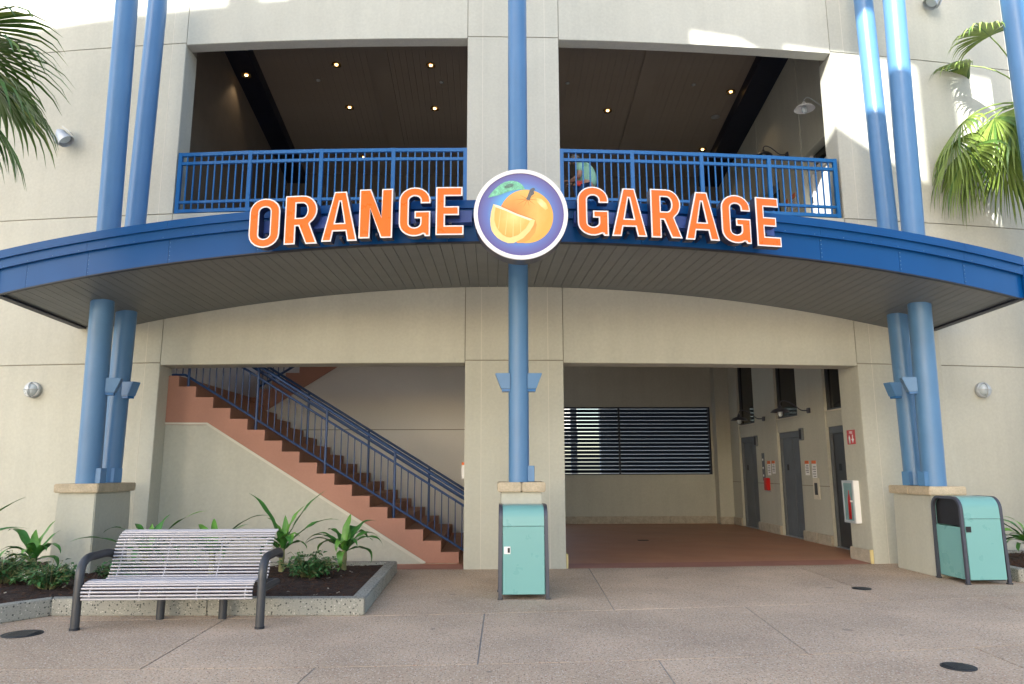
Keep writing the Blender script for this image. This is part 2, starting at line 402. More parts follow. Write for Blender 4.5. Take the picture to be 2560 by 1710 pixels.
for k, (a_, b_) in enumerate(doors):
    ed = MB(); ed.box(EX+.06, EX+.20, a_+.002, a_+.07, .001, 2.298); ed.box(EX+.06, EX+.20, b_-.07, b_-.002, .001, 2.298); ed.box(EX+.06, EX+.20, a_+.071, b_-.071, 2.17, 2.298)
    fr = ed.build('elevator_door', m_stain, BL)
    mid = (a_+b_)/2
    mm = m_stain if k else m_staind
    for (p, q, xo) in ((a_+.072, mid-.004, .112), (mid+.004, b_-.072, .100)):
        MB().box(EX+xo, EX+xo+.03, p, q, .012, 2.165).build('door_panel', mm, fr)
    MB().box(EX+.096, EX+.0995, b_-.34, b_-.24, 1.45, 1.58).build('floor_plate', m_black, fr)
    MB().box(EX+.0, EX+.20, a_+.071, b_-.071, .001, .011).build('door_sill', m_galv, fr)
# baseboards, block by block
def bbstone(x0, x1, y0, y1): 
    MB().box(x0, x1, y0, y1, .002, .205).build('baseboard_stone', m_stoneb, BL, bevel=.012)
x = 1.2
for x1_ in (1.95, 3.25, 4.55, 5.83): bbstone(x, x1_-.006, BY-.055, BY-.001); x = x1_
bbstone(5.83, 6.24, BY-.40, BY-.342)
bbstone(5.640, 5.686, .345, .995); bbstone(EX-.055, EX-.001, 1.01, 1.675)
for (a_, b_) in blocks[1:-1]:
    m_ = a_+.62; bbstone(EX-.055, EX-.001, a_-.0, m_-.003); bbstone(EX-.055, EX-.001, m_+.003, b_)
    bbstone(EX, EX+.19, b_+.001, b_+.05) if 0 else None
bbstone(EX-.055, EX-.001, blocks[-1][0], BY-.345)
bbstone(.585, .63, .47, 2.0); bbstone(.585, .63, 2.006, 4.5)
m_yel = mat('yellow_edge', (.62, .52, .25), .7)
for (xg, x1g) in ((.766, .795), (5.640, 5.686)):
    cg = MB(); cg.box(xg, x1g, Yw(xg)+.008, Yw(xg)+(.30 if xg < 1 else .034), .002, .215); cg.build('corner_guard', m_yel, BL)
gl = MB()
for (a_, b_) in blocks[1:]: gl.box(EX-.004, EX-.0005, a_+.002, b_-.002, 1.132, 1.148)
gl.build('wall_groove', m_groove, BL)

# louvred window in the back wall
lw = MB(); 
for b_ in ((1.3, 1.345, 1.33, 3.21), (5.755, 5.80, 1.33, 3.21), (1.345, 5.755, 3.17, 3.21), (1.345, 5.755, 1.33, 1.36)): lw.box(b_[0], b_[1], BY-.012, BY+.14, b_[2], b_[3])
lw.box(3.19, 3.235, BY-.006, BY+.10, 1.361, 3.169)
LW = lw.build('louvre_window', m_dark, BL)
sm = MB(); sm.bar((1.35, 0, 0), (5.75, 0, 0), .150, .010, up=(0, .50, .866))
first = None
for i in range(17):
    z = 1.42+i*(3.105-1.42)/16
    if first is None:
        first = sm.build('slat', m_dark, LW); o = first
    else:
        o = first.copy(); COL.objects.link(o); o.parent = LW
    o.location = (0, BY+.06, z)
# upper storey room
ceil_z = lambda y: 11.27-.18*(y-.8)
ub = MB()
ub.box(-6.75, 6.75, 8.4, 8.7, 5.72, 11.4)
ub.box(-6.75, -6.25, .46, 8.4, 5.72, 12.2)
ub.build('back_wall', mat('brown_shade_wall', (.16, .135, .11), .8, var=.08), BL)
ue = MB(); prev = .46
udoors = [(1.70, 2.98), (4.2, 5.4), (6.6, 7.8)]
for (a_, b_) in udoors:
    ue.box(EX, 7.2, prev, a_, 5.721, 12.2); ue.box(EX+.02, 7.2, a_+.001, b_-.001, 8.05, 12.2); ue.box(EX+.6, 7.2, a_+.001, b_-.001, 5.721, 8.049); prev = b_
ue.box(EX, 7.2, prev, 8.4, 5.721, 12.2)
ue.build('elevator_wall', m_wall, BL)
for (a_, b_) in udoors:
    uf_ = MB(); uf_.box(EX+.14, EX+.25, a_+.002, a_+.13, 5.73, 8.04); uf_.box(EX+.14, EX+.25, b_-.13, b_-.002, 5.73, 8.04); uf_.box(EX+.14, EX+.25, a_+.131, b_-.131, 7.62, 7.72)
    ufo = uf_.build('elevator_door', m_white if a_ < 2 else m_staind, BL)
    MB().box(EX+.20, EX+.22, a_+.131, b_-.131, 7.721, 8.03).build('transom_glass', m_dglass, ufo)
    mid = (a_+b_)/2
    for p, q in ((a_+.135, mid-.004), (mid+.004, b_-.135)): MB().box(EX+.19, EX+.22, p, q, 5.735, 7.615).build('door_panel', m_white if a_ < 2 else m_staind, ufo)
    for yy in (a_+.03, b_-.10):
        MB().box(EX+.128, EX+.139, yy, yy+.075, 7.0, 7.13).build('floor_plate', m_black, ufo)
cpm = MB(); w_ = .146
yA, yB = .48, 8.4
cpm.hexa([(0, yA, ceil_z(yA)), (w_, yA, ceil_z(yA)), (w_, yB, ceil_z(yB)), (0, yB, ceil_z(yB)), (0, yA, ceil_z(yA)+.03), (w_, yA, ceil_z(yA)+.03), (w_, yB, ceil_z(yB)+.03), (0, yB, ceil_z(yB)+.03)])
first = None; x = -6.24; k = 0
while x+w_ < 6.245:
    if first is None: first = cpm.build('ceiling_plank', m_ceilp, BL); o = first
    else: o = first.copy(); COL.objects.link(o); o.parent = BL
    o.location = (x, 0, (k*37 % 5)*.0015); x += w_+.004; k += 1
ro = MB(); ro.hexa([(-7.2, .3, ceil_z(.3)+.06), (7.2, .3, ceil_z(.3)+.06), (7.2, 9, ceil_z(9)+.06), (-7.2, 9, ceil_z(9)+.06), (-7.2, .3, ceil_z(.3)+.4), (7.2, .3, ceil_z(.3)+.4), (7.2, 9, ceil_z(9)+.4), (-7.2, 9, ceil_z(9)+.4)])
ro.build('roof', m_plain, BL)
for (xa, xb, dr) in ((-6.37, -5.75, .30), (5.65, 6.249, .30), (-3.15, -2.75, .035), (-.95, -.55, .035), (.95, 1.35, .035), (3.1, 3.5, .035)):
    bmz = MB(); bmz.hexa([(xa, yA, ceil_z(yA)-dr), (xb, yA, ceil_z(yA)-dr), (xb, yB, ceil_z(yB)-dr), (xa, yB, ceil_z(yB)-dr), (xa, yA, ceil_z(yA)-.002), (xb, yA, ceil_z(yA)-.002), (xb, yB, ceil_z(yB)-.002), (xa, yB, ceil_z(yB)-.002)])
    bmz.build('ceiling_beam', m_beam if dr > .1 else m_ceilp, BL)
rl = MB(); rl.box(6.3, 13.5, 2.4, 9.3, 12.6, 12.8); rl.box(13.2, 13.5, 2.4, 9.3, 0, 12.6)
rl.build('outer_wall', m_plain, BL)

# ------------------------------------------------------------------ canopy
CN = thing('canopy', 'navy blue curved metal canopy with a grey planked underside over the entrance', 'canopy')
n_pl = 98; XE = 7.15
for i in range(n_pl):
    x0 = -XE+i*2*XE/n_pl+.003; x1 = -XE+(i+1)*2*XE/n_pl-.003
    p = []
    for dz in (0, .02):
        for (x, wall) in ((x0, 0), (x1, 0), (x1, 1), (x0, 1)):
            y = Yw(x)-.004 if wall else Yf(x)+.03
            z = (zw(x) if wall else zb(x)+.012)
            p.append((x, y, z+dz))
    MB().hexa(p).build('soffit_plank', m_soffit, CN)
back = MB(); xs = frange(-XE, XE, .35)
back.sheet([[(x, Yf(x)+.03, zb(x)+.036) for x in xs], [(x, Yw(x)-.004, zw(x)+.024) for x in xs]]); back.build('deck', m_dark, CN)
def band(x0, x1, d0, lo, hi, th=.03, lip=0):
    m = MB(); xs_ = frange(x0, x1, .2)
    rows_ = [[(x, Yf(x)-d0, lo(x)) for x in xs_], [(x, Yf(x)-d0, hi(x)) for x in xs_], [(x, Yf(x)-d0+th, hi(x)) for x in xs_], [(x, Yf(x)-d0+th, lo(x)) for x in xs_], [(x, Yf(x)-d0, lo(x)) for x in xs_]]
    m.sheet(rows_); n = len(xs_)
    m.add([r[0] for r in rows_[:4]], [(0, 1, 2, 3)]); m.add([r[-1] for r in rows_[:4]], [(3, 2, 1, 0)])
    return m
H = lambda x: zt(x)-zb(x)
z1f = lambda x: zb(x)+.60*H(x); z2f = lambda x: zb(x)+.82*H(x)
seams = [-7.16, -6.62, -5.64, -4.46, -3.28, -2.1, -.92, .26, 1.44, 2.62, 3.80, 4.98, 6.05, 7.16]
for a_, b_ in zip(seams[:-1], seams[1:]):
    band(a_+.002, b_-.002, 0, zb, z1f).build('fascia_panel', m_fascia, CN)
for a_, b_ in zip(seams[:-1:2], seams[2::2]+[7.16]):
    if b_ > a_: band(a_+.0015, b_-.0015, .052, lambda x: z1f(x)-.012, z2f, .082).build('trim_band', m_fascia, CN)
for a_, b_ in zip(seams[:-1:3], seams[3::3]+[7.16]):
    if b_ > a_: band(a_+.0015, b_-.0015, .092, lambda x: z2f(x)-.012, zt, .122).build('gutter_edge', m_fascia, CN)
lipb = band(-7.16, 7.16, .004, lambda x: zb(x)-.016, lambda x: zb(x)-.001, .06); lipb.build('drip_edge', m_dark, CN)
rv = MB()
for s in seams[1:-1]:
    for k in range(5):
        z = zb(s)+.035+k*.055
        if z < z1f(s)-.03: rv.box(s+.012, s+.022, Yf(s)-.006, Yf(s)+.001, z, z+.010)
for x in frange(-7, 7, .42): rv.box(x, x+.010, Yf(x)-.058, Yf(x)-.0515, z1f(x)+.004, z1f(x)+.013)
stuff(rv.build('rivets', m_blue, CN))
for sg in (-1, 1):
    ee = MB(); X0, X1 = sg*7.16, sg*7.19
    ee.hexa([(X0, Yf(7.1)-.03, zb(7.1)-.012), (X1, Yf(7.1)-.03, zb(7.1)-.012), (X1, Yw(7.1)-.01, zw(7.1)-.012), (X0, Yw(7.1)-.01, zw(7.1)-.012),
             (X0, Yf(7.1)-.03, zt(7.1)), (X1, Yf(7.1)-.03, zt(7.1)), (X1, Yw(7.1)-.01, zt(7.1)), (X0, Yw(7.1)-.01, zt(7.1))])
    ee.build('end_fascia', m_fascia, CN)
    ev = MB(); ev.hexa([(sg*7.06, Yf(7.1), zb(7.1)-.02), (sg*7.18, Yf(7.1), zb(7.1)-.02), (sg*7.18, Yw(7.1)-.01, zw(7.1)-.03), (sg*7.06, Yw(7.1)-.01, zw(7.1)-.03),
                        (sg*7.06, Yf(7.1), zb(7.1)+.005), (sg*7.18, Yf(7.1), zb(7.1)+.005), (sg*7.18, Yw(7.1)-.01, zw(7.1)+.0), (sg*7.06, Yw(7.1)-.01, zw(7.1)+.0)])
    ev.build('edge_trim', m_dark, CN)
rf = MB(); xs = frange(-7.16, 7.16, .5); rf.sheet([[(x, Yf(x)+.03, zt(x)-.02) for x in xs], [(x, Yw(x)-.01, zt(x)+.03) for x in xs]]); rf.build('roof_sheet', m_fascia, CN)

# ------------------------------------------------------------------ columns and pedestals
def column(base, top, r, label, lights, shoe, group=None):
    c = thing('column', label, 'column', base, group)
    b_, t_2 = Vector(base), Vector(top); t_2 = b_.lerp(t_2, ((9.68 if b_.x < -3 else 13.2)-b_.z)/(t_2.z-b_.z))
    MB().tube([b_, b_.lerp(t_2, .25), b_.lerp(t_2, .5), b_.lerp(t_2, .75), t_2], r, 40).build('pipe', m_blue, c)
    for (dx, dy, z, ang) in lights:            # small uplight boxes on the pipe
        f = (z-b_.z)/(t_2.z-b_.z); ctr = b_.lerp(t_2, f); d = Vector((math.cos(R(ang)), math.sin(R(ang)), 0)); s = Vector((-d.y, d.x, 0))
        m = MB(); o = ctr+d*(r-.02)
        w0, w1, hh = .085, .085, .105
        p = []
        for (k, zz) in ((.12, -hh), (.20, hh)):
            for (q, sd) in ((0, -w0), (k, -w1*.9), (k, w1*.9), (0, w0)): p.append(o+d*q+s*sd+Vector((0, 0, zz)))
        bx = m.hexa(p).build('bracket_light', m_blue, c, bevel=.006)
        p = []
        for (k, zz) in ((.03, -hh-.035), (.03, -hh-.001)):
            for (q, sd) in ((0, -w0*.8), (.11, -w0*.7), (.11, w0*.7), (0, w0*.8)): p.append(o+d*q+s*sd+Vector((0, 0, zz)))
        MB().hexa(p).build('lens_trim', m_rail, bx)
    for ang in shoe:
        d = Vector((math.cos(R(ang)), math.sin(R(ang)), 0)); s = Vector((-d.y, d.x, 0)); o = b_+d*(r-.03)
        p = [o+d*q+s*sd+Vector((0, 0, zz)) for zz in (.004, .21) for (q, sd) in ((0, -.06), (.10, -.06), (.10, .06), (0, .06))]
        MB().hexa(p).build('junction_box', m_blue, c, bevel=.004)
    return c
def pedestal(x0, x1, y0, y1, h, label, splay=.03):
    pd = thing('pedestal', label, 'pedestal', ((x0+x1)/2, (y0+y1)/2, 0), 'beige pedestals under the columns')
    m = MB(); s = splay
    m.hexa([(x0-s, y0-s, 0), (x1+s, y0-s, 0), (x1+s, y1, 0), (x0-s, y1, 0), (x0, y0, h-.125), (x1, y0, h-.125), (x1, y1, h-.125), (x0, y1, h-.125)])
    m.build('shaft', m_wall, pd, bevel=.012)
    o = .045; xm = (x0+x1)/2; ym = (y0+y1)/2
    def cap(a_, b_, c_, d_): MB().box(a_, b_, c_, d_, h-.122, h).build('cap_stone', m_stone, pd, bevel=.012)
    if y1-y0 > .9:
        cap(x0-o, x1+o, y0-o, ym-.004); cap(x0-o, x1+o, ym+.004, y1+o)
    else: cap(x0-o, xm-.003, y0-o, y1+o); cap(xm+.003, x1+o, y0-o, y1+o)
    return pd
pedestal(-6.32, -5.81, -1.10, -.12, 1.315, 'tall beige pedestal in the planting bed behind the bench')
pedestal(5.85, 6.30, -1.10, -.12, 1.235, 'tall beige pedestal beside the elevator lobby, behind the right trash can')
pedestal(-.255, .265, -1.98, -1.28, 1.33, 'beige pedestal at the middle of the entrance, behind the centre trash can')
GC = 'blue pipe columns'
column((-6.06, -.86, 1.315), (-6.09, -1.12, 11.5), .158, 'sky blue pipe column, front one of the pair above the bench', [(0, 0, 2.70, 15)], [-10], GC)
column((-6.03, -.34, 1.315), (-6.05, -.14, 11.5), .150, 'sky blue pipe column, rear one of the pair above the bench', [(0, 0, 2.70, -18)], [-35], GC)
column((6.06, -.86, 1.235), (6.10, -1.12, 11.5), .160, 'sky blue pipe column, front one of the pair above the right trash can', [(0, 0, 2.72, 165)], [195], GC)
column((6.09, -.34, 1.235), (6.10, -.14, 11.5), .152, 'sky blue pipe column, rear one of the pair beside the elevator lobby', [(0, 0, 2.70, 190)], [205], GC)
column((-.018, -1.70, 1.33), (-.012, -1.74, 11.5), .136, 'single sky blue pipe column in the middle behind the round sign', [(0, 0, 2.66, 180), (0, 0, 2.66, 0)], [-5], GC)
column((8.09, -1.0, 0), (8.09, -1.0, 11.5), .165, 'sunlit blue pipe column behind the palm at the right edge', [], [], GC)

# ------------------------------------------------------------------ sign letters and round sign
def G_letter(ch, w, h):
    t = .33*w if ch in 'NRE' else .315*w; tv = .18*h; ry = .27*h; rx = w/2
    if ch == 'O':
        out = arc(rx, ry, rx, ry, 180, 360)+arc(rx, h-ry, rx, ry, 0, 180)
        inn = arc(rx, ry, rx-t*1.0, ry-tv, 180, 360)+arc(rx, h-ry, rx-t*1.0, ry-tv, 0, 180)
        return [out, inn[::-1]]
    if ch == 'R':
        cy = .69*h
        out = [(0, 0), (t, 0), (t, .37*h), (.42*w, .37*h), (.655*w, 0), (w, 0), (.755*w, .41*h)]+arc(.52*w, cy, .45*w, .31*h, -55, 90, 10)+[(0, h)]
        hole = [(t, .54*h), (.52*w, .54*h)]+arc(.52*w, cy, .155*w, .150*h, -80, 80, 8)+[(.52*w, .84*h), (t, .84*h)]
        return [out, hole[::-1]]
    if ch == 'A':
        out = [(0, 0), (.27*w, 0), (.325*w, .20*h), (.675*w, .20*h), (.73*w, 0), (w, 0), (.67*w, h), (.33*w, h)]
        return [out, [(.37*w, .365*h), (.63*w, .365*h), (.515*w, .80*h), (.485*w, .80*h)][::-1]]
    if ch == 'N':
        return [[(0, 0), (t, 0), (t, .60*h), (.66*w, 0), (w, 0), (w, h), (w-t, h), (w-t, .42*h), (.34*w, h), (0, h)]]
    if ch == 'G':
        lo = arc(rx, ry, rx, ry, 180, 318, 10)
        out = lo+[(w-.20*w, .085*h), (w-.155*w, .0), (w, 0), (w, .51*h), (.50*w, .51*h), (.50*w, .365*h), (w-t, .365*h)]
        out += arc(rx, ry, rx-t, ry-tv, 0, -180, 10)+arc(rx, h-ry, rx-t, ry-tv, 180, 0, 10)+[(w-t, .67*h), (w, .67*h)]+arc(rx, h-ry, rx, ry, 0, 180, 12)
        return [out]
    if ch == 'E':
        return [[(0, 0), (w, 0), (w, .195*h), (t, .195*h), (t, .41*h), (.83*w, .41*h), (.83*w, .595*h), (t, .595*h), (t, .81*h), (.95*w, .81*h), (.95*w, h), (0, h)]]
LET = [('O', -3.078, -3.117, 4.074, .609, .384), ('R', -2.626, -3.188, 4.099, .599, .407), ('A', -2.164, -3.25, 4.117, .607, .428), ('N', -1.737, -3.296, 4.143, .598, .395), ('G', -1.282, -3.334, 4.154, .598, .368), ('E', -.872, -3.359, 4.166, .584, .325),
       ('G', .8, -3.362, 4.168, .6, .366), ('A', 1.229, -3.338, 4.17, .588, .42), ('R', 1.677, -3.302, 4.166, .599, .377), ('A', 2.114, -3.256, 4.157, .595, .424), ('G', 2.541, -3.201, 4.138, .604, .372), ('E', 2.956, -3.137, 4.121, .614, .315)]
LLAB = ['orange letter O with white edge, leftmost on the canopy', 'orange letter R with white edge, right after the O left of the round sign',
        'orange letter A with white edge, the only A left of the round sign', 'orange letter N with white edge, between A and G on the canopy',
        'orange letter G with white edge, second letter left of the round sign', 'orange letter E with white edge, directly left of the round sign',
        'orange letter G with white edge, directly right of the round sign', 'orange letter A with white edge, second letter right of the round sign',
        'orange letter R with white edge, between the two As right of the round sign', 'orange letter A with white edge, between R and G right of the round sign',
        'orange letter G with white edge, just before the last letter E', 'orange letter E with white edge, rightmost letter on the canopy']
for (ch, X, Y, Z, h, w), lab in zip(LET, LLAB):
    L = thing('sign_letter', lab, 'letter', (X, Y, Z), 'orange letters on the canopy')
    ang = math.atan(2.8*X/7.1**2)                # tangent of the canopy front
    cx_, sx_ = math.cos(ang), math.sin(ang)
    def P(off): return lambda u, v: (X+(u-w/2)*cx_+(off-.105)*sx_, Y+(u-w/2)*sx_-(off-.105)*cx_, Z+v)
    lp = G_letter(ch, w, h)
    MB().prism(lp, P(.094), P(-.02)).build('return', m_lret, L)
    MB().prism(lp, P(.102), P(.0945)).build('border', m_lwhite, L)
    MB().prism([inset(q, .0165) for q in lp], P(.108), P(.1025)).build('face', m_orange, L)
    mt = MB(); 
    for zz in (.13*h, .30*h): mt.bar((X, Y+.10, Z+zz), (X, Yf(X)-.03, Z+zz), .03)
    mt.build('mount', m_lret, L)
rc = MB()
for (xa, xb) in ((-3.25, -.62), (.6, 3.1)):
    q = band(xa, xb, .17, lambda x: zb(x)+.18, lambda x: zb(x)+.325, .135); rc.v_off = len(rc.v)
    rc.add(q.v, q.f)
tag(rc.build('sign_raceway', m_race), 'blue box rail behind the orange letters along the canopy front', 'sign rail')

SGN = thing('round_sign', 'round sign with a white rim showing an orange, a cut wedge and a leaf', 'sign', (-.05, -3.5, 4.37))
SR = .539
def SP(off): return lambda u, v: (-.05+u, -3.5-off, 4.37+v)
circ = lambda r: [(r*math.cos(2*math.pi*i/72), r*math.sin(2*math.pi*i/72)) for i in range(72)]
MB().prism([circ(SR)], SP(-.02), SP(-.22)).build('sign_can', m_lret, SGN)
MB().prism([circ(SR), circ(SR*.915)[::-1]], SP(.012), SP(-.0195)).build('rim', m_lwhite, SGN)
def radial_mat(name, stops, ctr, rad, rough=.22, noise_amt=0, nscale=8):
    m = bpy.data.materials.new(name); m.use_nodes = True; n = m.node_tree.nodes; l = m.node_tree.links; b = n['Principled BSDF']; b.inputs['Roughness'].default_value = rough
    tc = n.new('ShaderNodeTexCoord'); sub = n.new('ShaderNodeVectorMath'); sub.operation = 'SUBTRACT'; sub.inputs[1].default_value = (ctr[0], 0, ctr[1])
    mul_ = n.new('ShaderNodeVectorMath'); mul_.operation = 'MULTIPLY'; mul_.inputs[1].default_value = (1/rad, 0, 1/rad)
    ln = n.new('ShaderNodeVectorMath'); ln.operation = 'LENGTH'
    l.new(tc.outputs['Object'], sub.inputs[0]); l.new(sub.outputs[0], mul_.inputs[0]); l.new(mul_.outputs[0], ln.inputs[0])
    src = ln.outputs['Value']
    if noise_amt:
        t = n.new('ShaderNodeTexNoise'); t.inputs['Scale'].default_value = nscale; t.inputs['Detail'].default_value = 6; l.new(tc.outputs['Object'], t.inputs['Vector'])
        ma = n.new('ShaderNodeMath'); ma.operation = 'MULTIPLY_ADD'; l.new(t.outputs['Fac'], ma.inputs[0]); ma.inputs[1].default_value = noise_amt; l.new(src, ma.inputs[2])
        sb = n.new('ShaderNodeMath'); sb.operation = 'SUBTRACT'; l.new(ma.outputs[0], sb.inputs[0]); sb.inputs[1].default_value = noise_amt*.5; src = sb.outputs[0]
    cr = n.new('ShaderNodeValToRGB'); el = cr.color_ramp.elements
    el[0].position, el[0].color = stops[0][0], (*stops[0][1], 1); el[1].position, el[1].color = stops[-1][0], (*stops[-1][1], 1)
    for p_, c_ in stops[1:-1]: q = el.new(p_); q.color = (*c_, 1)
    l.new(src, cr.inputs[0]); l.new(cr.outputs[0], b.inputs['Base Color']); return m
MB().prism([circ(SR*.915)], SP(-.0), SP(-.0195)).build('face', radial_mat('sign_backdrop', [(0, (.14, .46, .80)), (.55, (.13, .40, .74)), (.78, (.14, .19, .50)), (1, (.14, .11, .30))], (0, 0), SR*.93), SGN)
k_ = SR/735
px = lambda lst: [((x-765)*k_, -(y-790)*k_) for x, y in lst]
def ccw(lp):
    A = sum(lp[i][0]*lp[(i+1) % len(lp)][1]-lp[(i+1) % len(lp)][0]*lp[i][1] for i in range(len(lp)))
    return lp if A > 0 else lp[::-1]
body = [(850+420*math.cos(t*math.pi/30), 822+(438 if math.sin(t*math.pi/30) > 0 else 436)*math.sin(t*math.pi/30)) for t in range(60)]
body = [(x, min(y, 1262)) for x, y in body]
og = MB().prism([ccw(px(body))], SP(.002), SP(.0002)).build('printed_orange', radial_mat('orange_peel', [(0, (.83, .26, .06)), (.35, (.85, .36, .09)), (.7, (.86, .50, .14)), (1, (.84, .42, .09))], (-.10, .02), .42, .3, .25, 14), SGN)
shd = [(455, 640), (560, 700), (700, 770), (985, 870), (1010, 960), (985, 1090), (900, 1200), (800, 1256), (700, 1258), (560, 900)]
MB().prism([ccw(px(shd))], SP(.0027), SP(.0022)).build('orange_shade', radial_mat('print_red_shade', [(0, (.80, .16, .05)), (.6, (.84, .26, .06)), (1, (.86, .36, .09))], (-.09, .03), .33, .3, .5, 16), og)
for k, (ex_, ey_) in enumerate(((640, 560), (700, 640), (800, 690), (900, 680), (990, 640), (1060, 560), (1010, 470), (740, 470))):
    dx, dy = ex_-868, ey_-540; ln = math.hypot(dx, dy); nx, ny = -dy/ln*7, dx/ln*7
    MB().prism([ccw(px([(868+dx*.12-nx, 540+dy*.12-ny), (868+dx*.12+nx, 540+dy*.12+ny), (ex_, ey_)]))], SP(.0031), SP(.0028)).build('crease', mat('print_crease', (.66, .24, .05), .3) if k == 0 else bpy.data.materials['print_crease'], og)
hl = [(1010, 520), (1090, 540), (1160, 610), (1190, 690), (1150, 720), (1080, 660), (1020, 590)]
MB().prism([ccw(px(hl))], SP(.0027), SP(.0022)).build('highlight', radial_mat('print_highlight', [(0, (.92, .78, .42)), (.5, (.90, .66, .26)), (1, (.87, .52, .15))], (.235, .125), .10, .3, .6, 18), og)
wed = [(335, 630), (420, 655), (540, 712), (700, 790), (985, 885), (960, 970), (905, 1065), (800, 1180), (650, 1262), (560, 1262), (470, 1225), (400, 1180), (345, 1120), (310, 1060), (290, 970), (285, 880), (300, 760)]
wg = MB().prism([ccw(px(wed))], SP(.004), SP(.0022)).build('printed_wedge', mat('wedge_rind', (.86, .66, .28), .3, var=.06, scale=6), SGN)
fls = [(372, 680), (520, 735), (690, 815), (905, 905), (840, 1020), (720, 1130), (600, 1172), (545, 1165), (480, 1130), (420, 1065), (375, 985), (350, 890), (355, 770)]
MB().prism([ccw(px(fls))], SP(.0055), SP(.0042)).build('flesh', radial_mat('wedge_flesh', [(0, (.90, .72, .28)), (.5, (.87, .50, .14)), (1, (.84, .36, .08))], (-.08, -.02), .30, .3, .22, 22), wg)
for (a0, b0) in (((560, 760), (520, 1130)), ((650, 800), (640, 1160)), ((760, 850), (760, 1090)), ((450, 715), (415, 1030))):
    MB().prism([ccw(px([(a0[0]-3, a0[1]), (a0[0]+3, a0[1]), (b0[0]+5, b0[1]), (b0[0]-5, b0[1])]))], SP(.0060), SP(.0056)).build('segment_line', bpy.data.materials['wedge_rind'], wg)
MB().prism([ccw(px([(338, 632), (420, 655), (540, 712), (700, 785), (940, 872), (905, 890), (690, 812), (520, 735), (372, 682)]))], SP(.0060), SP(.0042)).build('pith', mat('print_pith', (.93, .84, .62), .3), wg)
lf = [(250, 525), (290, 460), (330, 410), (390, 350), (450, 300), (515, 263), (580, 245), (640, 242), (700, 252), (750, 275), (790, 310), (835, 385), (730, 385), (620, 405), (530, 435), (440, 475), (350, 500)]
lo_ = MB().prism([ccw(px(lf))], SP(.0035), SP(.0022)).build('printed_leaf', mat('print_leaf', (.20, .55, .36), .3, var=.3, scale=16, fine=.25, fscale=70), SGN)
lv = [(500, 345), (560, 300), (630, 285), (655, 310), (640, 340), (580, 360), (520, 365)]
MB().prism([ccw(px(lv))], SP(.0048), SP(.0037)).build('leaf_shade', mat('print_leaf_dark', (.12, .22, .18), .3, var=.3, scale=30), lo_)
st = [(845, 545), (870, 500), (905, 395), (925, 370), (960, 355), (990, 372), (968, 420), (975, 455), (945, 478), (925, 500), (905, 560), (875, 560)]
MB().prism([ccw(px(st))], SP(.006), SP(.0045)).build('printed_stem', mat('print_stem', (.13, .13, .14), .3, var=.35, scale=40), SGN)
br = MB(); br.bar((-.05, -3.28, 4.25), (-.05, -3.07, 4.25), .08); br.bar((-.05, -3.28, 4.5), (-.05, -3.11, 4.5), .08); br.build('mount', m_lret, SGN)

# ------------------------------------------------------------------ balcony railings
def balcony_rail(posts, label):
    xm = (posts[0]+posts[-1])/2
    rt = thing('balcony_railing', label, 'railing', (xm, Yw(xm), 5.75), 'blue railings of the upper storey')
    yo = .03
    z0, z1 = 5.755, 6.815
    for x in posts: MB().box(x-.032, x+.032, Yw(x)+yo-.03, Yw(x)+yo+.03, z0-.02, z1).build('post', m_rail, rt)
    for a_, b_ in zip(posts[:-1], posts[1:]):
        for (za, zc, hw) in ((z1-.062, z1-.002, .028), (z1-.215, z1-.165, .024), (z0+.155, z0+.20, .022), (z0-.01, z0+.05, .026)):
            m = MB(); pa, pb = (a_+.033, Yw(a_)+yo), (b_-.033, Yw(b_)+yo)
            m.hexa([(pa[0], pa[1]-hw, za), (pb[0], pb[1]-hw, za), (pb[0], pb[1]+hw, za), (pa[0], pa[1]+hw, za), (pa[0], pa[1]-hw, zc), (pb[0], pb[1]-hw, zc), (pb[0], pb[1]+hw, zc), (pa[0], pa[1]+hw, zc)])
            m.build('rail', m_rail, rt)
        n = 9
        for k in range(1, n+1):
            x = a_+(b_-a_)*k/(n+1); MB().box(x-.011, x+.011, Yw(x)+yo-.011, Yw(x)+yo+.011, z0+.045, z1-.06).build('picket', m_rail, rt)
balcony_rail([-5.68, -4.465, -3.25, -2.035, -.83], 'blue picket railing across the left upper opening, behind ORANGE')
balcony_rail([.79, 1.99, 3.19, 4.39, 5.60], 'blue picket railing across the right upper opening, in front of the person')

# ------------------------------------------------------------------ stairs
ST = thing('staircase', 'wide rust brown staircase with a salmon stringer climbing left behind the planting bed', 'staircase', (-3.3, 2.4, 0))
run, rise, ns = .2916, .1786, 16
X0s = -.905; Ys, Ye = .70, 4.30
for i in range(ns+1):
    xr = X0s-run*i                                   # riser face of step i
    z1_ = rise*(i+1); xl = xr-run if i < ns else -6.19
    MB().box(xl, xr, Ys+.031, Ye, z1_-rise-(.16 if i else 0), z1_).build('step', m_tread, ST)
saw = [(X0s+.004, .008)]
for i in range(ns+1):
    xr = X0s+.004-run*i; saw += [(xr, rise*(i+1)+.002)]
    if i < ns: saw += [(xr-run, rise*(i+1)+.002)]
    else: saw += [(-6.19, rise*(i+1)+.002)]
saw += [(-6.19, 2.232), (-5.057, 2.225), (-1.46, .008)]
MB().prism([ccw(saw)], lambda u, v: (u, Ys-.03, v), lambda u, v: (u, Ys+.03, v)).build('stringer', m_string, ST)
sp = MB(); sp.prism([ccw([(-6.19, 0), (-.93, 0), (-.93, .03), (-1.40, .03), (-5.06, 2.30), (-6.19, 2.30)])], lambda u, v: (u, Ys-.012, v), lambda u, v: (u, Ys+.2, v))
sp.build('stair_wall', m_wall, BL)
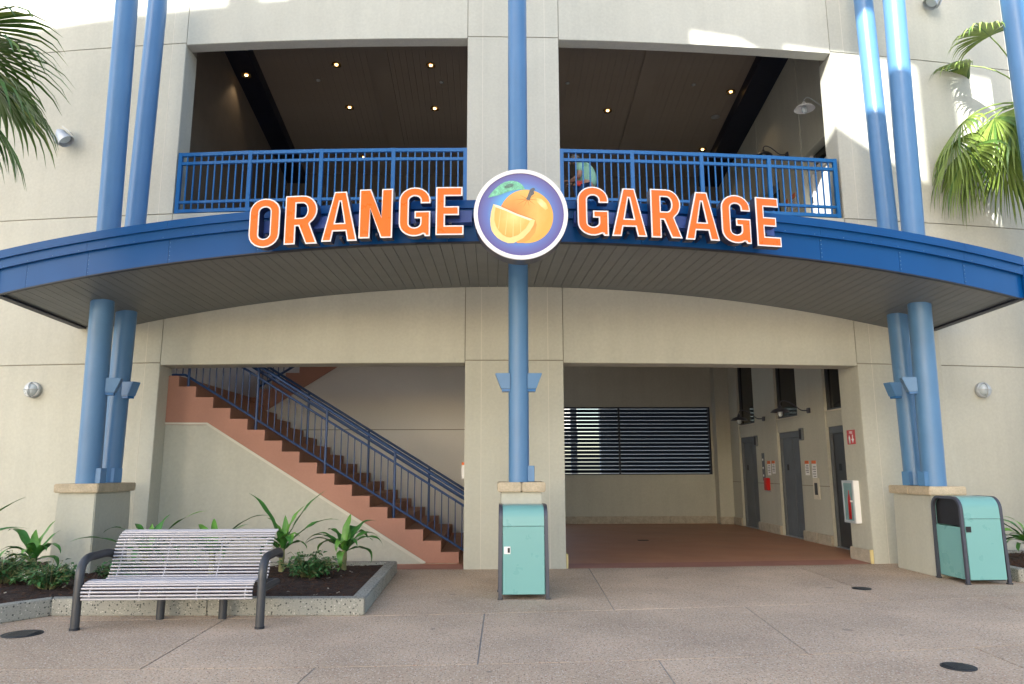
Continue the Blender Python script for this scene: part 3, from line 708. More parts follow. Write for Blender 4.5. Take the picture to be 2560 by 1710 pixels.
se = MB(); se.prism([ccw([(-1.46+.012, .012), (-1.43, .030), (-5.05, 2.262), (-6.19, 2.268), (-6.19, 2.236), (-5.062, 2.230), (-1.5, .012)])], lambda u, v: (u, Ys-.045, v), lambda u, v: (u, Ys-.0305, v))
se.build('stringer_edge', m_caulk, ST)
S2 = thing('staircase', 'upper flight of brown stairs rising right, high in the stairwell behind the railing', 'staircase', (-3, 5.6, 3))
for i in range(15):
    xl = -5.45+run*i; z1_ = 3.04+rise*(i+1)
    if xl < -1.0: MB().box(xl, xl+run, 4.66, 7.25, z1_-rise-.14, z1_).build('step', m_tread, S2)
saw = [(-6.19, 3.04), (-5.45, 3.04)]
for i in range(13): xl = -5.45+run*i; saw += [(xl, 3.04+rise*(i+1)), (xl+run, 3.04+rise*(i+1))]
saw += [(-1.12, 5.41), (-5.5, 2.60), (-6.19, 2.55)]
MB().prism([ccw(saw)], lambda u, v: (u, 4.36, v), lambda u, v: (u, 4.41, v)).build('stringer', m_string, S2)
MB().box(-6.19, -5.46, 4.31, 7.29, 2.86, 3.038).build('landing', m_tread, S2)
zn = lambda x: rise+(X0s-x)/run*rise                 # nosing line
def stair_rail(y, xs_posts, label, double, low, pick, x_lo, x_hi, m=m_stairrail):
    rt = thing('stair_railing', label, 'railing', (-3.3, y, 1.5), 'blue stair railings')
    top = .96
    for x in xs_posts: MB().tube([(x, y, zn(x)-.16), (x, y, zn(x)+top-.02)], .022, 10).build('post', m, rt)
    MB().tube([(x_lo, y, zn(x_lo)+top), (x_hi, y, zn(x_hi)+top)], .024, 10).build('handrail', m, rt)
    if double: MB().tube([(x_lo, y, zn(x_lo)+top-.19), (x_hi, y, zn(x_hi)+top-.19)], .019, 10).build('rail', m, rt)
    if double:
        MB().tube([(x_lo, y+.09, zn(x_lo)+top-.07), (x_hi, y+.09, zn(x_hi)+top-.07)], .018, 10).build('grab_rail', m, rt)
    if low:
        pts = [(x_lo, y, zn(x_lo)+.065)]
        if x_hi < -5.55: pts += [(-5.52, y, zn(-5.52)+.065), (x_hi, y, zn(-5.52)+.065)]
        else: pts += [(x_hi, y, zn(x_hi)+.065)]
        MB().tube(pts, .020, 10).build('bottom_rail', m, rt)
    if pick:
        x = x_lo-.05
        while x > x_hi+.02:
            if all(abs(x-p) > .05 for p in xs_posts):
                zz = min(zn(x), zn(-5.52))
                MB().tube([(x, y, zz+.07), (x, y, zn(x)+top-(.19 if double else .02))], .0095, 6).build('picket', m, rt)
            x -= .112
    return rt
stair_rail(.80, [-1.98, -3.13, -4.30, -5.46], 'blue picket railing along the front edge of the stairs', True, True, True, -.70, -6.1)
stair_rail(2.45, [-1.55, -2.70, -3.86], 'dark blue handrail with slim posts along the middle of the stairs', True, False, False, -.70, -5.5)
t2 = thing('stair_railing', 'dark blue railing of the upper flight, seen high above the stairs', 'railing', (-4.4, 4.5, 3.5), 'blue stair railings')
z2 = lambda x: 3.04+rise+(x+5.45)/run*rise
MB().tube([(-5.45, 4.45, z2(-5.45)+.07), (-2.0, 4.45, z2(-2.0)+.07)], .026, 10).build('bottom_rail', m_stairrail, t2)
MB().tube([(-5.45, 4.45, z2(-5.45)+.95), (-2.0, 4.45, z2(-2.0)+.95)], .026, 10).build('handrail', m_stairrail, t2)
x = -5.4
while x < -2.1: MB().tube([(x, 4.45, z2(x)+.07), (x, 4.45, z2(x)+.93)], .011, 6).build('picket', m_stairrail, t2); x += .115

# ------------------------------------------------------------------ planting beds
def bed(outer, h, th, label, nm, mul_label=None):
    pl = thing('planter_curb', label, 'curb', (*outer[0], 0))
    o = ccw(outer); inn = inset(o, th); n = len(o)
    for i in range(n):
        j = (i+1) % n; L_ = (Vector(o[j])-Vector(o[i])).length; k = max(1, round(L_/1.55))
        for q in range(k):
            f0, f1 = q/k, (q+1)/k; lerp = lambda A, B, f: (A[0]+(B[0]-A[0])*f, A[1]+(B[1]-A[1])*f)
            g0 = .0022/L_ if q else 0; g1 = .0022/L_ if q < k-1 else 0
            a0, a1 = lerp(o[i], o[j], f0+g0), lerp(o[i], o[j], f1-g1); b0, b1 = lerp(inn[i], inn[j], f0+g0), lerp(inn[i], inn[j], f1-g1)
            MB().hexa([(*a0, .001), (*a1, .001), (*b1, .001), (*b0, .001), (*a0, h), (*a1, h), (*b1, h), (*b0, h)]).build('curb_stone', m_terr, pl, bevel=.010)
    return inn
def inside(p, lp):
    c = False; j = len(lp)-1
    for i in range(len(lp)):
        if (lp[i][1] > p[1]) != (lp[j][1] > p[1]) and p[0] < (lp[j][0]-lp[i][0])*(p[1]-lp[i][1])/(lp[j][1]-lp[i][1])+lp[i][0]: c = not c
        j = i
    return c
from mathutils import noise as mnoise
mz = lambda x, y: .135+.030*mnoise.noise((x*1.3, y*1.3, 0))+.022*mnoise.noise((x*7, y*7, 3))+.012*mnoise.noise((x*19, y*19, 5))
def mulch(inn, name='mulch'):
    m = MB(); st_ = .07
    x0, x1 = min(p[0] for p in inn), max(p[0] for p in inn); y0, y1 = min(p[1] for p in inn), max(p[1] for p in inn)
    nx, ny = int((x1-x0+.3)/st_)+1, int((y1-y0+.3)/st_)+1; idx = {}; vs_ = []; fs = []
    sm_ = inset(inn, -.05)
    for i in range(nx):
        for j in range(ny):
            p = (x0-.15+i*st_, y0-.15+j*st_)
            if inside(p, sm_): idx[i, j] = len(vs_); vs_.append((*p, mz(*p)))
    for (i, j) in idx:
        q = [(i, j), (i+1, j), (i+1, j+1), (i, j+1)]
        if all(t in idx for t in q): fs.append(tuple(idx[t] for t in q))
    m.add(vs_, fs, True); stuff(m.build(name, m_mulch))
    ch = MB(); r2 = random.Random(3)
    for _ in range(3800):
        p = (r2.uniform(x0, x1), r2.uniform(max(y0, -4), y1))
        if not inside(p, inn): continue
        z = mz(*p)+.006; an = r2.uniform(0, 6.28); L_, w_2 = r2.uniform(.012, .04), r2.uniform(.003, .009)
        d = Vector((math.cos(an), math.sin(an), r2.uniform(-.5, .5))).normalized()
        ch.cur = 0 if r2.random() < .97 else 1
        ch.bar(Vector((*p, z))-d*L_, Vector((*p, z))+d*L_, w_2*2, w_2)
    stuff(ch.build('bark_chips', [m_mulch2, m_stoneb]))
inL = bed([(-1.70, -3.45), (-4.98, -3.33), (-5.6, -4.15), (-7.2, -5.4), (-12, -5.4), (-12, .55), (-7.7, .42), (-5.9, -.02), (-5.9, -.30), (-1.76, -.34)], .172, .155, 'long speckled terrazzo curb around the planting bed behind the bench', 'left')
mulch(inL)
inR = bed([(6.60, -1.62), (8.2, -2.2), (12, -3), (12, 1.2), (6.64, .36)], .172, .155, 'short speckled terrazzo curb round the bed at the right edge', 'right')
mulch(inR)

# strap leaved plants
def strap_leaf(mb, L_, wid, elev, droop, az, rr, roll=0):
    n = 14; rows_ = []; p = Vector((0, 0, 0)); th = elev; h = Vector((math.cos(az), math.sin(az), 0)); sd = Vector((-h.y, h.x, 0))
    k1, k2 = rr.uniform(14, 24), rr.uniform(.6, 1.3)
    for i in range(n+1):
        t = i/n
        prof = (.38+.62*math.sin(min(1, t/.42)*math.pi/2)) if t < .42 else max(.015, max(0, math.cos((t-.42)/.58*math.pi/2))**.85)
        ww = wid*.5*prof
        tw = math.sin(t*7+roll)*.30*t+(roll-3)*.10*t
        d = h*math.cos(th)+Vector((0, 0, math.sin(th))); up = -h*math.sin(th)+Vector((0, 0, math.cos(th)))
        s_ = sd*math.cos(tw)+up*math.sin(tw); u_2 = up*math.cos(tw)-sd*math.sin(tw)
        fold = .30*ww*(1-t*.6)
        w1 = math.sin(t*k1+roll)*ww*.20; w2 = math.sin(t*k1*.9+roll*2)*ww*.20
        rows_.append([p-s_*ww+u_2*(fold+w1), p-s_*ww*.5+u_2*fold*.3, p-u_2*ww*.05, p+s_*ww*.5+u_2*fold*.3, p+s_*ww+u_2*(fold+w2)])
        p = p+d*(L_/n)+sd*math.sin(t*5+roll)*.004; th -= droop/n*(.25+.9*t+1.2*t*t*k2)
    mb.sheet(rows_, True); return mb
def strap_plant(x, y, stem, leaves, label, seed):
    r2 = random.Random(seed); z0 = mz(x, y)-.02
    t = thing('strap_leaf_plant', label, 'plant', (x, y, z0), 'strap leaved plants in the beds')
    s = MB(); r0 = .035
    s.lathe([(r0*1.15, -.03), (r0, .02), (r0*1.12, .03), (r0*.95, stem*.5), (r0*1.15, stem*.52), (r0*1.0, stem), (r0*.55, stem+.09), (0.001, stem+.1)], 12, (x, y, z0))
    s.build('stem', m_trunk, t)
    leaves = leaves+[(r2.uniform(0, 360), r2.uniform(20, 70), r2.uniform(.30, .55), r2.uniform(90, 170)) for _ in range(5)]
    for (az, el_, L_, dr) in leaves:
        dr = dr*1.25+10; m = MB(); strap_leaf(m, L_*1.12, r2.uniform(.085, .12), R(el_), R(dr), R(az), r2, r2.uniform(0, 6))
        mm = m_leaf2 if el_ > 72 or r2.random() < .18 else m_leaf
        o = m.build('leaf', mm); o.parent = t; o.location = (.012*math.cos(R(az)), .012*math.sin(R(az)), stem*r2.uniform(.8, 1.05))
    return t
strap_plant(-2.42, -.95, .30, [(175, 50, .62, 105), (188, 62, .52, 90), (168, 38, .58, 80), (262, 62, .45, 150), (95, 80, .40, 60), (80, 86, .46, 30), (20, 60, .52, 100), (5, 48, .60, 110), (-25, 55, .50, 80), (-50, 65, .42, 120), (45, 66, .66, 70), (140, 70, .45, 80)], 'green strap leaved plant on its own right of the bench', 1)
strap_plant(-3.22, -1.15, .34, [(172, 70, .80, 35), (100, 85, .42, 20), (20, 66, .85, 25), (8, 48, .78, 45), (185, 42, .62, 70), (30, 78, .55, 30), (205, 30, .50, 60), (-60, 60, .5, 120), (-100, 70, .4, 90), (150, 74, .5, 50)], 'tall strap leaved plant rising behind the right end of the bench', 2)
strap_plant(-4.08, -1.35, .28, [(170, 62, .62, 70), (178, 40, .80, 60), (110, 75, .5, 40), (30, 58, .85, 55), (10, 62, .55, 45), (-5, 38, .80, 50), (192, 28, .62, 75), (-80, 60, .45, 90), (140, 70, .55, 60)], 'strap leaved plant behind the middle of the bench back', 3)
strap_plant(-5.0, -1.25, .30, [(165, 55, .78, 75), (182, 30, .95, 45), (140, 72, .50, 60), (60, 70, .55, 25), (20, 55, .85, 45), (8, 45, .75, 55), (-10, 25, .72, 50), (-70, 62, .45, 80), (95, 82, .4, 20)], 'strap leaved plant between the left pedestal and the bench back', 4)
strap_plant(-6.28, -1.55, .24, [(160, 72, .66, 90), (178, 45, .45, 80), (190, 30, .42, 130), (120, 80, .40, 30), (70, 76, .50, 25), (40, 70, .42, 30), (200, 10, .36, 80), (-80, 70, .35, 60), (-40, 60, .4, 90)], 'strap leaved plant in front of the left pedestal', 5)
strap_plant(-7.15, -1.75, .30, [(10, 58, .95, 25), (30, 50, .8, 60), (170, 60, .7, 60), (60, 75, .9, 15), (-30, 55, .7, 80), (120, 70, .6, 60)], 'strap leaved plant cut off by the left photo edge', 6)
strap_plant(7.62, -.55, .26, [(170, 58, .55, 110), (185, 40, .60, 100), (160, 68, .6, 80), (195, 25, .5, 70), (120, 75, .5, 60), (20, 55, .6, 70), (-70, 60, .4, 100), (150, 50, .62, 45)], 'strap leaved plant beside the right trash can at the photo edge', 7)

# leafy shrubs
def shrub(x, y, rx, ry, h, n, label, seed, flowers=0):
    r2 = random.Random(seed); z0 = mz(x, y)-.02
    t = thing('shrub', label, 'shrub', (x, y, z0), 'low leafy shrubs in the beds')
    st_ = MB(); lv_ = MB(); fw = MB()
    tips = []
    for k in range(max(7, n//14)):
        az = r2.uniform(0, 6.28); rr = math.sqrt(r2.random())
        tip = Vector((x+rx*rr*math.cos(az), y+ry*rr*math.sin(az), z0+h*(1-.55*rr*rr)*r2.uniform(.55, 1.05)))
        b_ = Vector((x+.05*math.cos(az), y+.05*math.sin(az), z0)); md = b_.lerp(tip, .5)+Vector((0, 0, h*.18))
        st_.tube([b_, md, tip], [.006, .004, .002], 5); tips.append((b_, md, tip))
    for k in range(n):
        b_, md, tip = tips[r2.randrange(len(tips))]; f = r2.uniform(.25, 1.0)
        p = (b_*(1-f)**2+md*2*f*(1-f)+tip*f*f)+Vector((r2.gauss(0, .02), r2.gauss(0, .02), r2.gauss(0, .015)))
        az = r2.uniform(0, 6.28); d = Vector((math.cos(az), math.sin(az), r2.uniform(-.7, .5))).normalized(); L_ = r2.uniform(.045, .085); w_2 = L_*r2.uniform(.22, .32)
        s_ = d.cross(Vector((0, 0, 1))).normalized(); s_ = (s_+Vector((0, 0, r2.uniform(-.5, .5)))).normalized(); nn = s_.cross(d)
        lv_.cur = 1 if r2.random() < .3 else 0
        lv_.add([p, p+d*L_*.35-s_*w_2+nn*w_2*.3, p+d*L_*.4, p+d*L_*.35+s_*w_2+nn*w_2*.3, p+d*L_-Vector((0, 0, L_*.2))], [(0, 1, 2), (0, 2, 3), (1, 4, 2), (2, 4, 3)], True)
    for k in range(flowers):
        b_, md, tip = tips[r2.randrange(len(tips))]; p = md.lerp(tip, r2.uniform(.3, 1))+Vector((r2.gauss(0, .03), -.03, .02))
        for q in range(4):
            an = q*math.pi/2+r2.random(); d = Vector((math.cos(an), -.3, math.sin(an)))*.016
            fw.add([p, p+d+Vector((0, -.004, .006)), p+d*1.5, p+d+Vector((0, .004, -.006))], [(0, 1, 2, 3)])
    st_.build('stems', m_trunk, t); lv_.build('foliage', [m_shrub, m_shrub2], t)
    if flowers: fw.build('flowers', m_flower, t)
    return t
shrub(-6.35, -2.0, .50, .40, .42, 1100, 'dark leafy shrub at the far left of the bed', 11, 8)
shrub(-5.55, -2.45, .36, .38, .40, 900, 'dark leafy shrub with white flowers in front of the left pedestal', 12, 14)
shrub(-5.08, -1.75, .34, .35, .34, 800, 'green shrub between the left pedestal and the bench arm', 13, 2)
shrub(-2.72, -1.72, .42, .42, .40, 1000, 'spreading green shrub right of the bench arm', 14, 2)
shrub(7.6, -1.25, .40, .36, .32, 700, 'low shrub behind the right trash can at the edge', 15, 6)

# ------------------------------------------------------------------ bench
BN = thing('bench', 'silver slatted metal bench with dark tubular arms in front of the planting bed', 'bench', (-3.42, -3.8, 0))
def bx(y): return 0.0
rodpath = []                                           # profile in (y, z), front lip to curled back
cp_ = [(-4.06, .285), (-4.075, .335), (-4.065, .385), (-4.03, .42), (-3.97, .437), (-3.88, .435), (-3.79, .42), (-3.70, .405), (-3.63, .405), (-3.585, .43), (-3.555, .49), (-3.53, .57), (-3.505, .66), (-3.475, .745), (-3.43, .81), (-3.37, .85), (-3.31, .862)]
def resample(pts, n):
    P_ = [Vector(p) for p in pts]; d = [0]
    for i in range(1, len(P_)): d.append(d[-1]+(P_[i]-P_[i-1]).length)
    out = []
    for k in range(n):
        s = d[-1]*k/(n-1); i = 1
        while i < len(d)-1 and d[i] < s: i += 1
        f = (s-d[i-1])/(d[i]-d[i-1]); out.append(P_[i-1].lerp(P_[i], f))
    return out
XB0, XB1 = -4.29, -2.67
for p in resample(cp_, 35):
    MB().tube([(XB0, p.x, p.y), (XB1, p.x, p.y)], .0105, 8).build('slat', m_rod, BN)
for x in (XB0+.08, -3.74, -3.20, XB1-.07):
    MB().tube([(x, p.x+.010*(1 if p.y > .5 else 0), p.y-(.014 if p.x < -3.6 else .004)) for p in resample(cp_, 22)], .007, 6).build('strap', m_rod, BN)
def bez(pts, n=16):
    out = []
    for i in range(n+1):
        t = i/n; q = [Vector(p) for p in pts]
        while len(q) > 1: q = [q[k].lerp(q[k+1], t) for k in range(len(q)-1)]
        out.append(q[0])
    return out
for xl, xin in ((-4.345, -4.29), (-2.60, -2.62)):
    path = [(xl, -4.02, 0), (xl, -4.02, .46)]+bez([(xl, -4.02, .46), (xl, -4.02, .655), (xl, -3.85, .655)], 8)[1:]+[(xl, -3.62, .66)]+bez([(xl, -3.62, .66), (xl, -3.42, .665), (xin, -3.42, .60)], 8)[1:]
    MB().tube(path, .041, 14).build('arm', m_steel_d, BN)
    MB().lathe([(.047, .0), (.047, .018), (.041, .02)], 16, (xl, -4.02, .0)).build('foot', m_black, BN)
    MB().tube([(xl, -3.99, .36), (xl, -3.52, .36)], .034, 12).build('side_rail', m_steel_d, BN)
for x in (-3.76, -3.13):
    MB().tube([(x, -3.53, 0), (x, -3.53, .36)], .041, 14).build('leg', m_steel_d, BN)
MB().tube([(-4.345, -3.53, .36), (-2.60, -3.53, .36)], .034, 12).build('cross_rail', m_steel_d, BN)
MB().tube([(XB1-.01, -3.86, .40), (XB1+.06, -3.86, .40)], .04, 14).build('end_cap', m_black, BN)

# ------------------------------------------------------------------ trash cans
def trash(cx, cy, w, d, h, label, latch, group='mint trash cans'):
    t = thing('trash_can', label, 'trash can', (cx, cy, 0), group)
    fw = .042; y0, y1 = cy-d/2, cy+d/2; r = .16
    def prof(off, y0=y0, y1=y1):                        # rounded hood line seen from the side
        a0 = [(y0+off+.0, .02), (y0+off+.012, h-r)]
        top1 = [(y0+.012+r+ (r-off)*math.cos(R(180-90*i/8)), h-r+(r-off)*math.sin(R(180-90*i/8))) for i in range(9)]
        top2 = [(y1-.012-r+(r-off)*math.cos(R(90-90*i/8)), h-r+(r-off)*math.sin(R(90-90*i/8))) for i in range(9)]
        return [a0[0]]+top1+top2+[(y1-off, .02)]
    for sx in (-1, 1):
        xo = cx+sx*(w/2); p = prof(0); q = prof(.038)
        lp = p+q[::-1]
        lean = lambda z: .012*(1-z/h)*sx
        MB().prism([ccw(lp)], lambda u, v: (xo-sx*fw+lean(v), u, v), lambda u, v: (xo+lean(v), u, v)).build('side_frame', m_frame, t, bevel=.004)
        for yy in (y0+.02, y1-.02): MB().box(xo-sx*fw/2-.028+.012*sx, xo-sx*fw/2+.028+.012*sx, yy-.028, yy+.03, 0, .02).build('foot', m_steel_d, t)
        inn_ = [(y, z) for y, z in prof(.040)]
        low = [(y0+.045, .055), (y1-.045, .055), (y1-.045, .72), (y0+.045, .72)]
        MB().prism([low], lambda u, v: (xo-sx*.030, u, v), lambda u, v: (xo-sx*.044, u, v)).build('side_panel', m_mint, t)
        up = [(y, z) for y, z in inn_ if z > .5]; up = [(y0+.045, .735)]+up+[(y1-.045, .735)]
        MB().prism([ccw(up)], lambda u, v: (xo-sx*.050, u, v), lambda u, v: (xo-sx*.060, u, v)).build('opening', m_black, t)
    xa, xb = cx-w/2+fw+.002, cx+w/2-fw-.002
    hd = [(y, z) for y, z in prof(.004) if z > .3]; hd = [(y0+.008, .835)]+hd+[(y1-.008, .835)]
    m = MB(); m.sheet([[(xa, y, z) for y, z in hd], [(xb, y, z) for y, z in hd]], True); i2 = [(y, z) for y, z in prof(.016) if z > .3]; i2 = [(y0+.02, .835)]+i2+[(y1-.02, .835)]
    m.sheet([[(xa, y, z) for y, z in i2], [(xb, y, z) for y, z in i2]], True)
    m.build('hood', m_mint, t)
    MB().hexa([(xa, y0+.006, .06), (xb, y0+.006, .06), (xb, y0+.03, .06), (xa, y0+.03, .06), (xa, y0+.009, .829), (xb, y0+.009, .829), (xb, y0+.03, .829), (xa, y0+.03, .829)]).build('door', m_mint, t, bevel=.003)
    MB().box(xa, xb, y1-.03, y1-.008, .06, .829).build('back_panel', m_mint, t)
    MB().box(xa, xb, y0+.04, y1-.04, .045, .7).build('liner', m_black, t)
    if latch == 'white':
        lt = MB().box(xa+.012, xa+.088, y0+.002, y0+.0065, .515, .60).build('latch_plate', m_white, t)
        MB().box(xa+.055, xa+.08, y0-.002, y0+.0018, .53, .585).build('latch_slot', m_black, lt)
    else:
        MB().box(xa+.004, xa+.072, y0+.001, y0+.0065, .66, .735).build('latch_plate', m_black, t)
    return t
trash(.0, -2.31, .575, .60, 1.075, 'mint green trash can standing in front of the middle blue column', 'white')
trash(6.09, -1.46, .57, .66, 1.12, 'mint green trash can with black side opening by the right pedestal', 'black')

# ------------------------------------------------------------------ lights on the walls
def bulkhead(x, z, label):
    y = Yw(x); t = thing('wall_light', label, 'wall light', (x, y, z), 'round caged wall lights')
    MB().lathe([(.001, 0), (.125, 0), (.130, -.03), (.128, -.075), (.105, -.085), (.10, -.075)], 32, (x, y, z), 'y').build('housing', m_galv, t)
    MB().lathe([(.10, -.07), (.095, -.10), (.075, -.13), (.04, -.148), (.001, -.153)], 32, (x, y, z), 'y').build('globe', m_glass, t)
    for ax in (0, 1):
        pts = [(x+(.118*math.cos(R(q)) if ax == 0 else 0), y-.07-.10*math.sin(R(q)), z+(0 if ax == 0 else .118*math.cos(R(q)))) for q in range(0, 181, 15)]
        MB().tube(pts, .008, 6).build('guard', m_galv, t)
bulkhead(-7.86, 2.79, 'round caged wall light left of the left columns')
bulkhead(7.94, 2.79, 'round caged wall light right of the right columns')
def spot(x, z, label, turn):
    y = Yw(x); t = thing('floodlight', label, 'floodlight', (x, y, z), 'grey floodlights on the upper wall')
    MB().lathe([(.001, 0), (.06, 0), (.06, -.04), (.03, -.05)], 20, (x, y, z), 'y').build('base', m_galv, t)
    MB().tube([(x, y-.04, z), (x, y-.13, z+.02)], .025, 10).build('arm', m_galv, t)
    m = MB(); d = Vector((turn*.62, -.02, -.78)).normalized(); c = Vector((x, y-.17, z+.05))
    ring = []
    m.tube([c-d*.04, c+d*.03, c+d*.12, c+d*.21, c+d*.235], [.03, .085, .10, .125, .127], 22, cap=False); m.tube([c-d*.045, c-d*.04], [.001, .03], 22, cap=False)
    o = m.build('shade', m_galv, t)
    MB().tube([c+d*.16, c+d*.18], .098, 20).build('lens', m_glass, o)
    for q in (-1, 1):
        s = d.cross(Vector((0, 1, 0))).normalized()*q
        MB().bar(c+s*.105-d*.02, c+s*.15+d*.17, .012, .11, up=d.cross(s)).build('barn_door', m_galv, t)
spot(-7.82, 7.18, 'grey floodlight on the upper left wall beside the palm', 1)
spot(7.83, 10.05, 'grey floodlight cut off by the top edge at the upper right', -1)

def gooseneck(p_wall, side, reach, label, lit=False, m=None, R_=.19):
    m = m or m_galv
    x, y, z = p_wall; t = thing('gooseneck_lamp', label, 'wall lamp', p_wall, 'gooseneck barn lamps')
    MB().box(min(x, x+side*.045), max(x, x+side*.045), y-.055, y+.055, z-.055, z+.055).build('wall_box', m, t, bevel=.008)
    e_ = Vector((x+side*reach, y, z+.02))
    MB().tube([(x+side*.04, y, z), (x+side*.14, y, z)]+bez([(x+side*.14, y, z), (x+side*.26, y, z), (x+side*.32, y, z+.22), (x+side*(reach-.02), y, z+.26), (e_.x, y, z+.22), (e_.x, y, z+.08)], 14)[1:], .012, 8).build('arm', m, t)
    s = MB(); s.lathe([(.02, .10), (.035, .07), (.05, .03), (R_*.75, 0), (R_, -.05), (R_+.006, -.06), (R_-.01, -.055), (R_*.7, -.012), (.03, .01)], 28, e_); s.build('dish', m_white if m is m_galv else m, t)
    MB().lathe([(.03, -.01), (.05, -.05), (.048, -.11), (.03, -.14), (.001, -.15)], 16, e_).build('globe', m_glass, t)
    for q in range(4):
        an = q*math.pi/2; MB().tube([(e_.x+.055*math.cos(an), e_.y+.055*math.sin(an), e_.z-.02), (e_.x+.056*math.cos(an), e_.y+.056*math.sin(an), e_.z-.11), (e_.x+.01*math.cos(an), e_.y+.01*math.sin(an), e_.z-.165)], .004, 5).build('guard', m, t)
gooseneck((6.249, 1.50, 8.42), -1, .55, 'white gooseneck lamp in the upper right opening under the beam')
gooseneck((6.249, 3.64, 8.42), -1, .55, 'dark gooseneck lamp above the upper railing, farther back than the white one', m=m_frame)
gooseneck((6.249, 3.50, 2.68), -1, .62, 'dark gooseneck lamp between the nearest and middle elevator doors', m=m_frame)
gooseneck((6.249, 6.02, 2.68), -1, .62, 'dark gooseneck lamp between the middle and farthest elevator doors', m=m_frame)

# recessed downlights of the upper ceiling (lit in the photograph)
DL = [(-3.97, 3.98), (-1.80, 3.96), (-3.945, 5.465), (-1.82, 5.47), (2.538, 5.476), (5.44, 4.73), (5.40, 7.05), (-6.0, 3.96), (-3.94, 7.56)]
DLL = ['lit ceiling downlight, front left one of four above ORANGE', 'lit ceiling downlight, front right one of four above ORANGE', 'lit ceiling downlight, rear left one of four above ORANGE', 'lit ceiling downlight, rear right one of four above ORANGE',
       'lit ceiling downlight alone above GARAGE near the middle', 'lit ceiling downlight beside the dark beam above GARAGE', 'lit ceiling downlight just above the right railing', 'lit ceiling downlight at the edge of the left dark beam', 'lit ceiling downlight just above the left railing']
for (x, y), lab in zip(DL, DLL):
    z = ceil_z(y)-(.305 if abs(x) > 5.7 else 0)
    t = thing('downlight', lab, 'downlight', (x, y, z), 'recessed ceiling downlights')
    MB().lathe([(.108, .004), (.112, -.035), (.098, -.040), (.05, -.012), (.001, -.010)], 22, (x, y, z)).build('trim', m_lampring, t)
    MB().lathe([(.001, -.038), (.024, -.036), (.036, -.028), (.036, -.012)], 16, (x, y, z)).build('bulb', m_lampbulb, t)
    ld = bpy.data.lights.new('downlight_lamp', 'SPOT'); ld.energy = 6; ld.color = (1, .72, .42); ld.spot_size = R(95); ld.spot_blend = .6; ld.shadow_soft_size = .05
    lo2 = bpy.data.objects.new('downlight_lamp', ld); COL.objects.link(lo2); lo2.parent = t; lo2.location = (0, 0, -.07)
SPK = [(-1.59, 4.53), (1.425, 4.505), (4.467, 4.507), (5.35, 5.69), (-4.51, 4.515)]
for (x, y), lab in zip(SPK, ['small grey sprinkler head between the two front downlights on the left', 'small grey sprinkler head right of the middle column', 'small grey sprinkler head left of the right beam', 'round grey ceiling speaker beside the right beam', 'small grey sprinkler head near the left dark beam']):
    rr = .11 if 'speaker' in lab else .05
    t = MB().lathe([(.001, 0), (rr, 0), (rr*.95, -.02), (rr*.4, -.035), (.001, -.04)], 16, (x, y, ceil_z(y)-.001)).build('ceiling_speaker' if rr > .1 else 'sprinkler_head', m_galv)
    tag(t, lab, 'speaker' if rr > .1 else 'sprinkler')

# ------------------------------------------------------------------ signs, boxes and notices in the lobby
def text_mesh(body, size, m, parent, loc, rot, name='lettering'):
    cu = bpy.data.curves.new(name, 'FONT'); cu.body = body; cu.size = size; cu.align_x = 'CENTER'; cu.align_y = 'CENTER'; cu.extrude = .0006
    ob = bpy.data.objects.new(name, cu); dg = bpy.context.evaluated_depsgraph_get()
    COL.objects.link(ob); dg.update(); me = bpy.data.meshes.new_from_object(ob.evaluated_get(dg)); COL.objects.unlink(ob); bpy.data.objects.remove(ob)
    me.materials.clear(); me.materials.append(m)
    o = bpy.data.objects.new(name, me); COL.objects.link(o); o.parent = parent; o.location = Vector(loc)-Vector(parent['_w']); o.rotation_euler = rot; return o
RX = (R(90), 0, R(-90))                                   # text on a wall that faces -X
def notice(x, y, z, w, h, label, top=.22):
    t = thing('notice', label, 'notice', (x, y, z), 'white notices with orange heads')
    MB().box(x-.006, x, y-w/2, y+w/2, z-h/2, z+h/2).build('sheet', m_white, t)
    MB().box(x-.008, x-.0062, y-w/2, y+w/2, z+h/2-h*top, z+h/2).build('heading', m_notice, t)
    m = MB()
    for k in range(5):
        zz = z+h*.18-k*h*.12; m.box(x-.0075, x-.0062, y-w*.36, y+w*(.36 if k % 2 else .2), zz-.008, zz+.008)
    m.build('print', m_print, t)
XW = EX-.001
notice(XW, 5.90, 1.50, .20, .34, 'white notice with orange top, left one between the two far elevators')
notice(XW, 5.62, 1.52, .19, .30, 'white notice with orange top, right one between the two far elevators')
notice(XW, 3.80, 1.50, .20, .30, 'white notice with orange head, left one between the two near elevators')
notice(XW, 3.47, 1.45, .21, .40, 'white notice with orange head, right one above the intercom plate', .16)
notice(-.805, .30, 1.47, .13, .25, 'white notice with orange top on the middle pier beside the stairs') if 0 else None
sn = thing('notice', 'white notice with orange top at the foot of the stairs', 'notice', (-.84, .36, 1.47), 'white notices with orange heads')
MB().box(-.856, -.806, .33, .335, 1.35, 1.56).build('sheet', m_white, sn); MB().box(-.856, -.806, .33, .335, 1.561, 1.605).build('heading', m_notice, sn)
t = thing('call_panel', 'steel call button panel between the two far elevators', 'call panel', (XW, 6.25, 1.5))
MB().box(XW-.012, XW, 6.17, 6.33, 1.2, 1.86).build('plate', m_stain, t, bevel=.003)
for zz in (1.32, 1.50, 1.70): MB().lathe([(.001, -.022), (.028, -.022), (.03, -.013)], 14, (XW, 6.25, zz), 'x').build('button', m_white, t)
t = thing('fire_alarm_box', 'red fire alarm box between the two far elevators', 'alarm box', (XW, 6.0, 1.12))
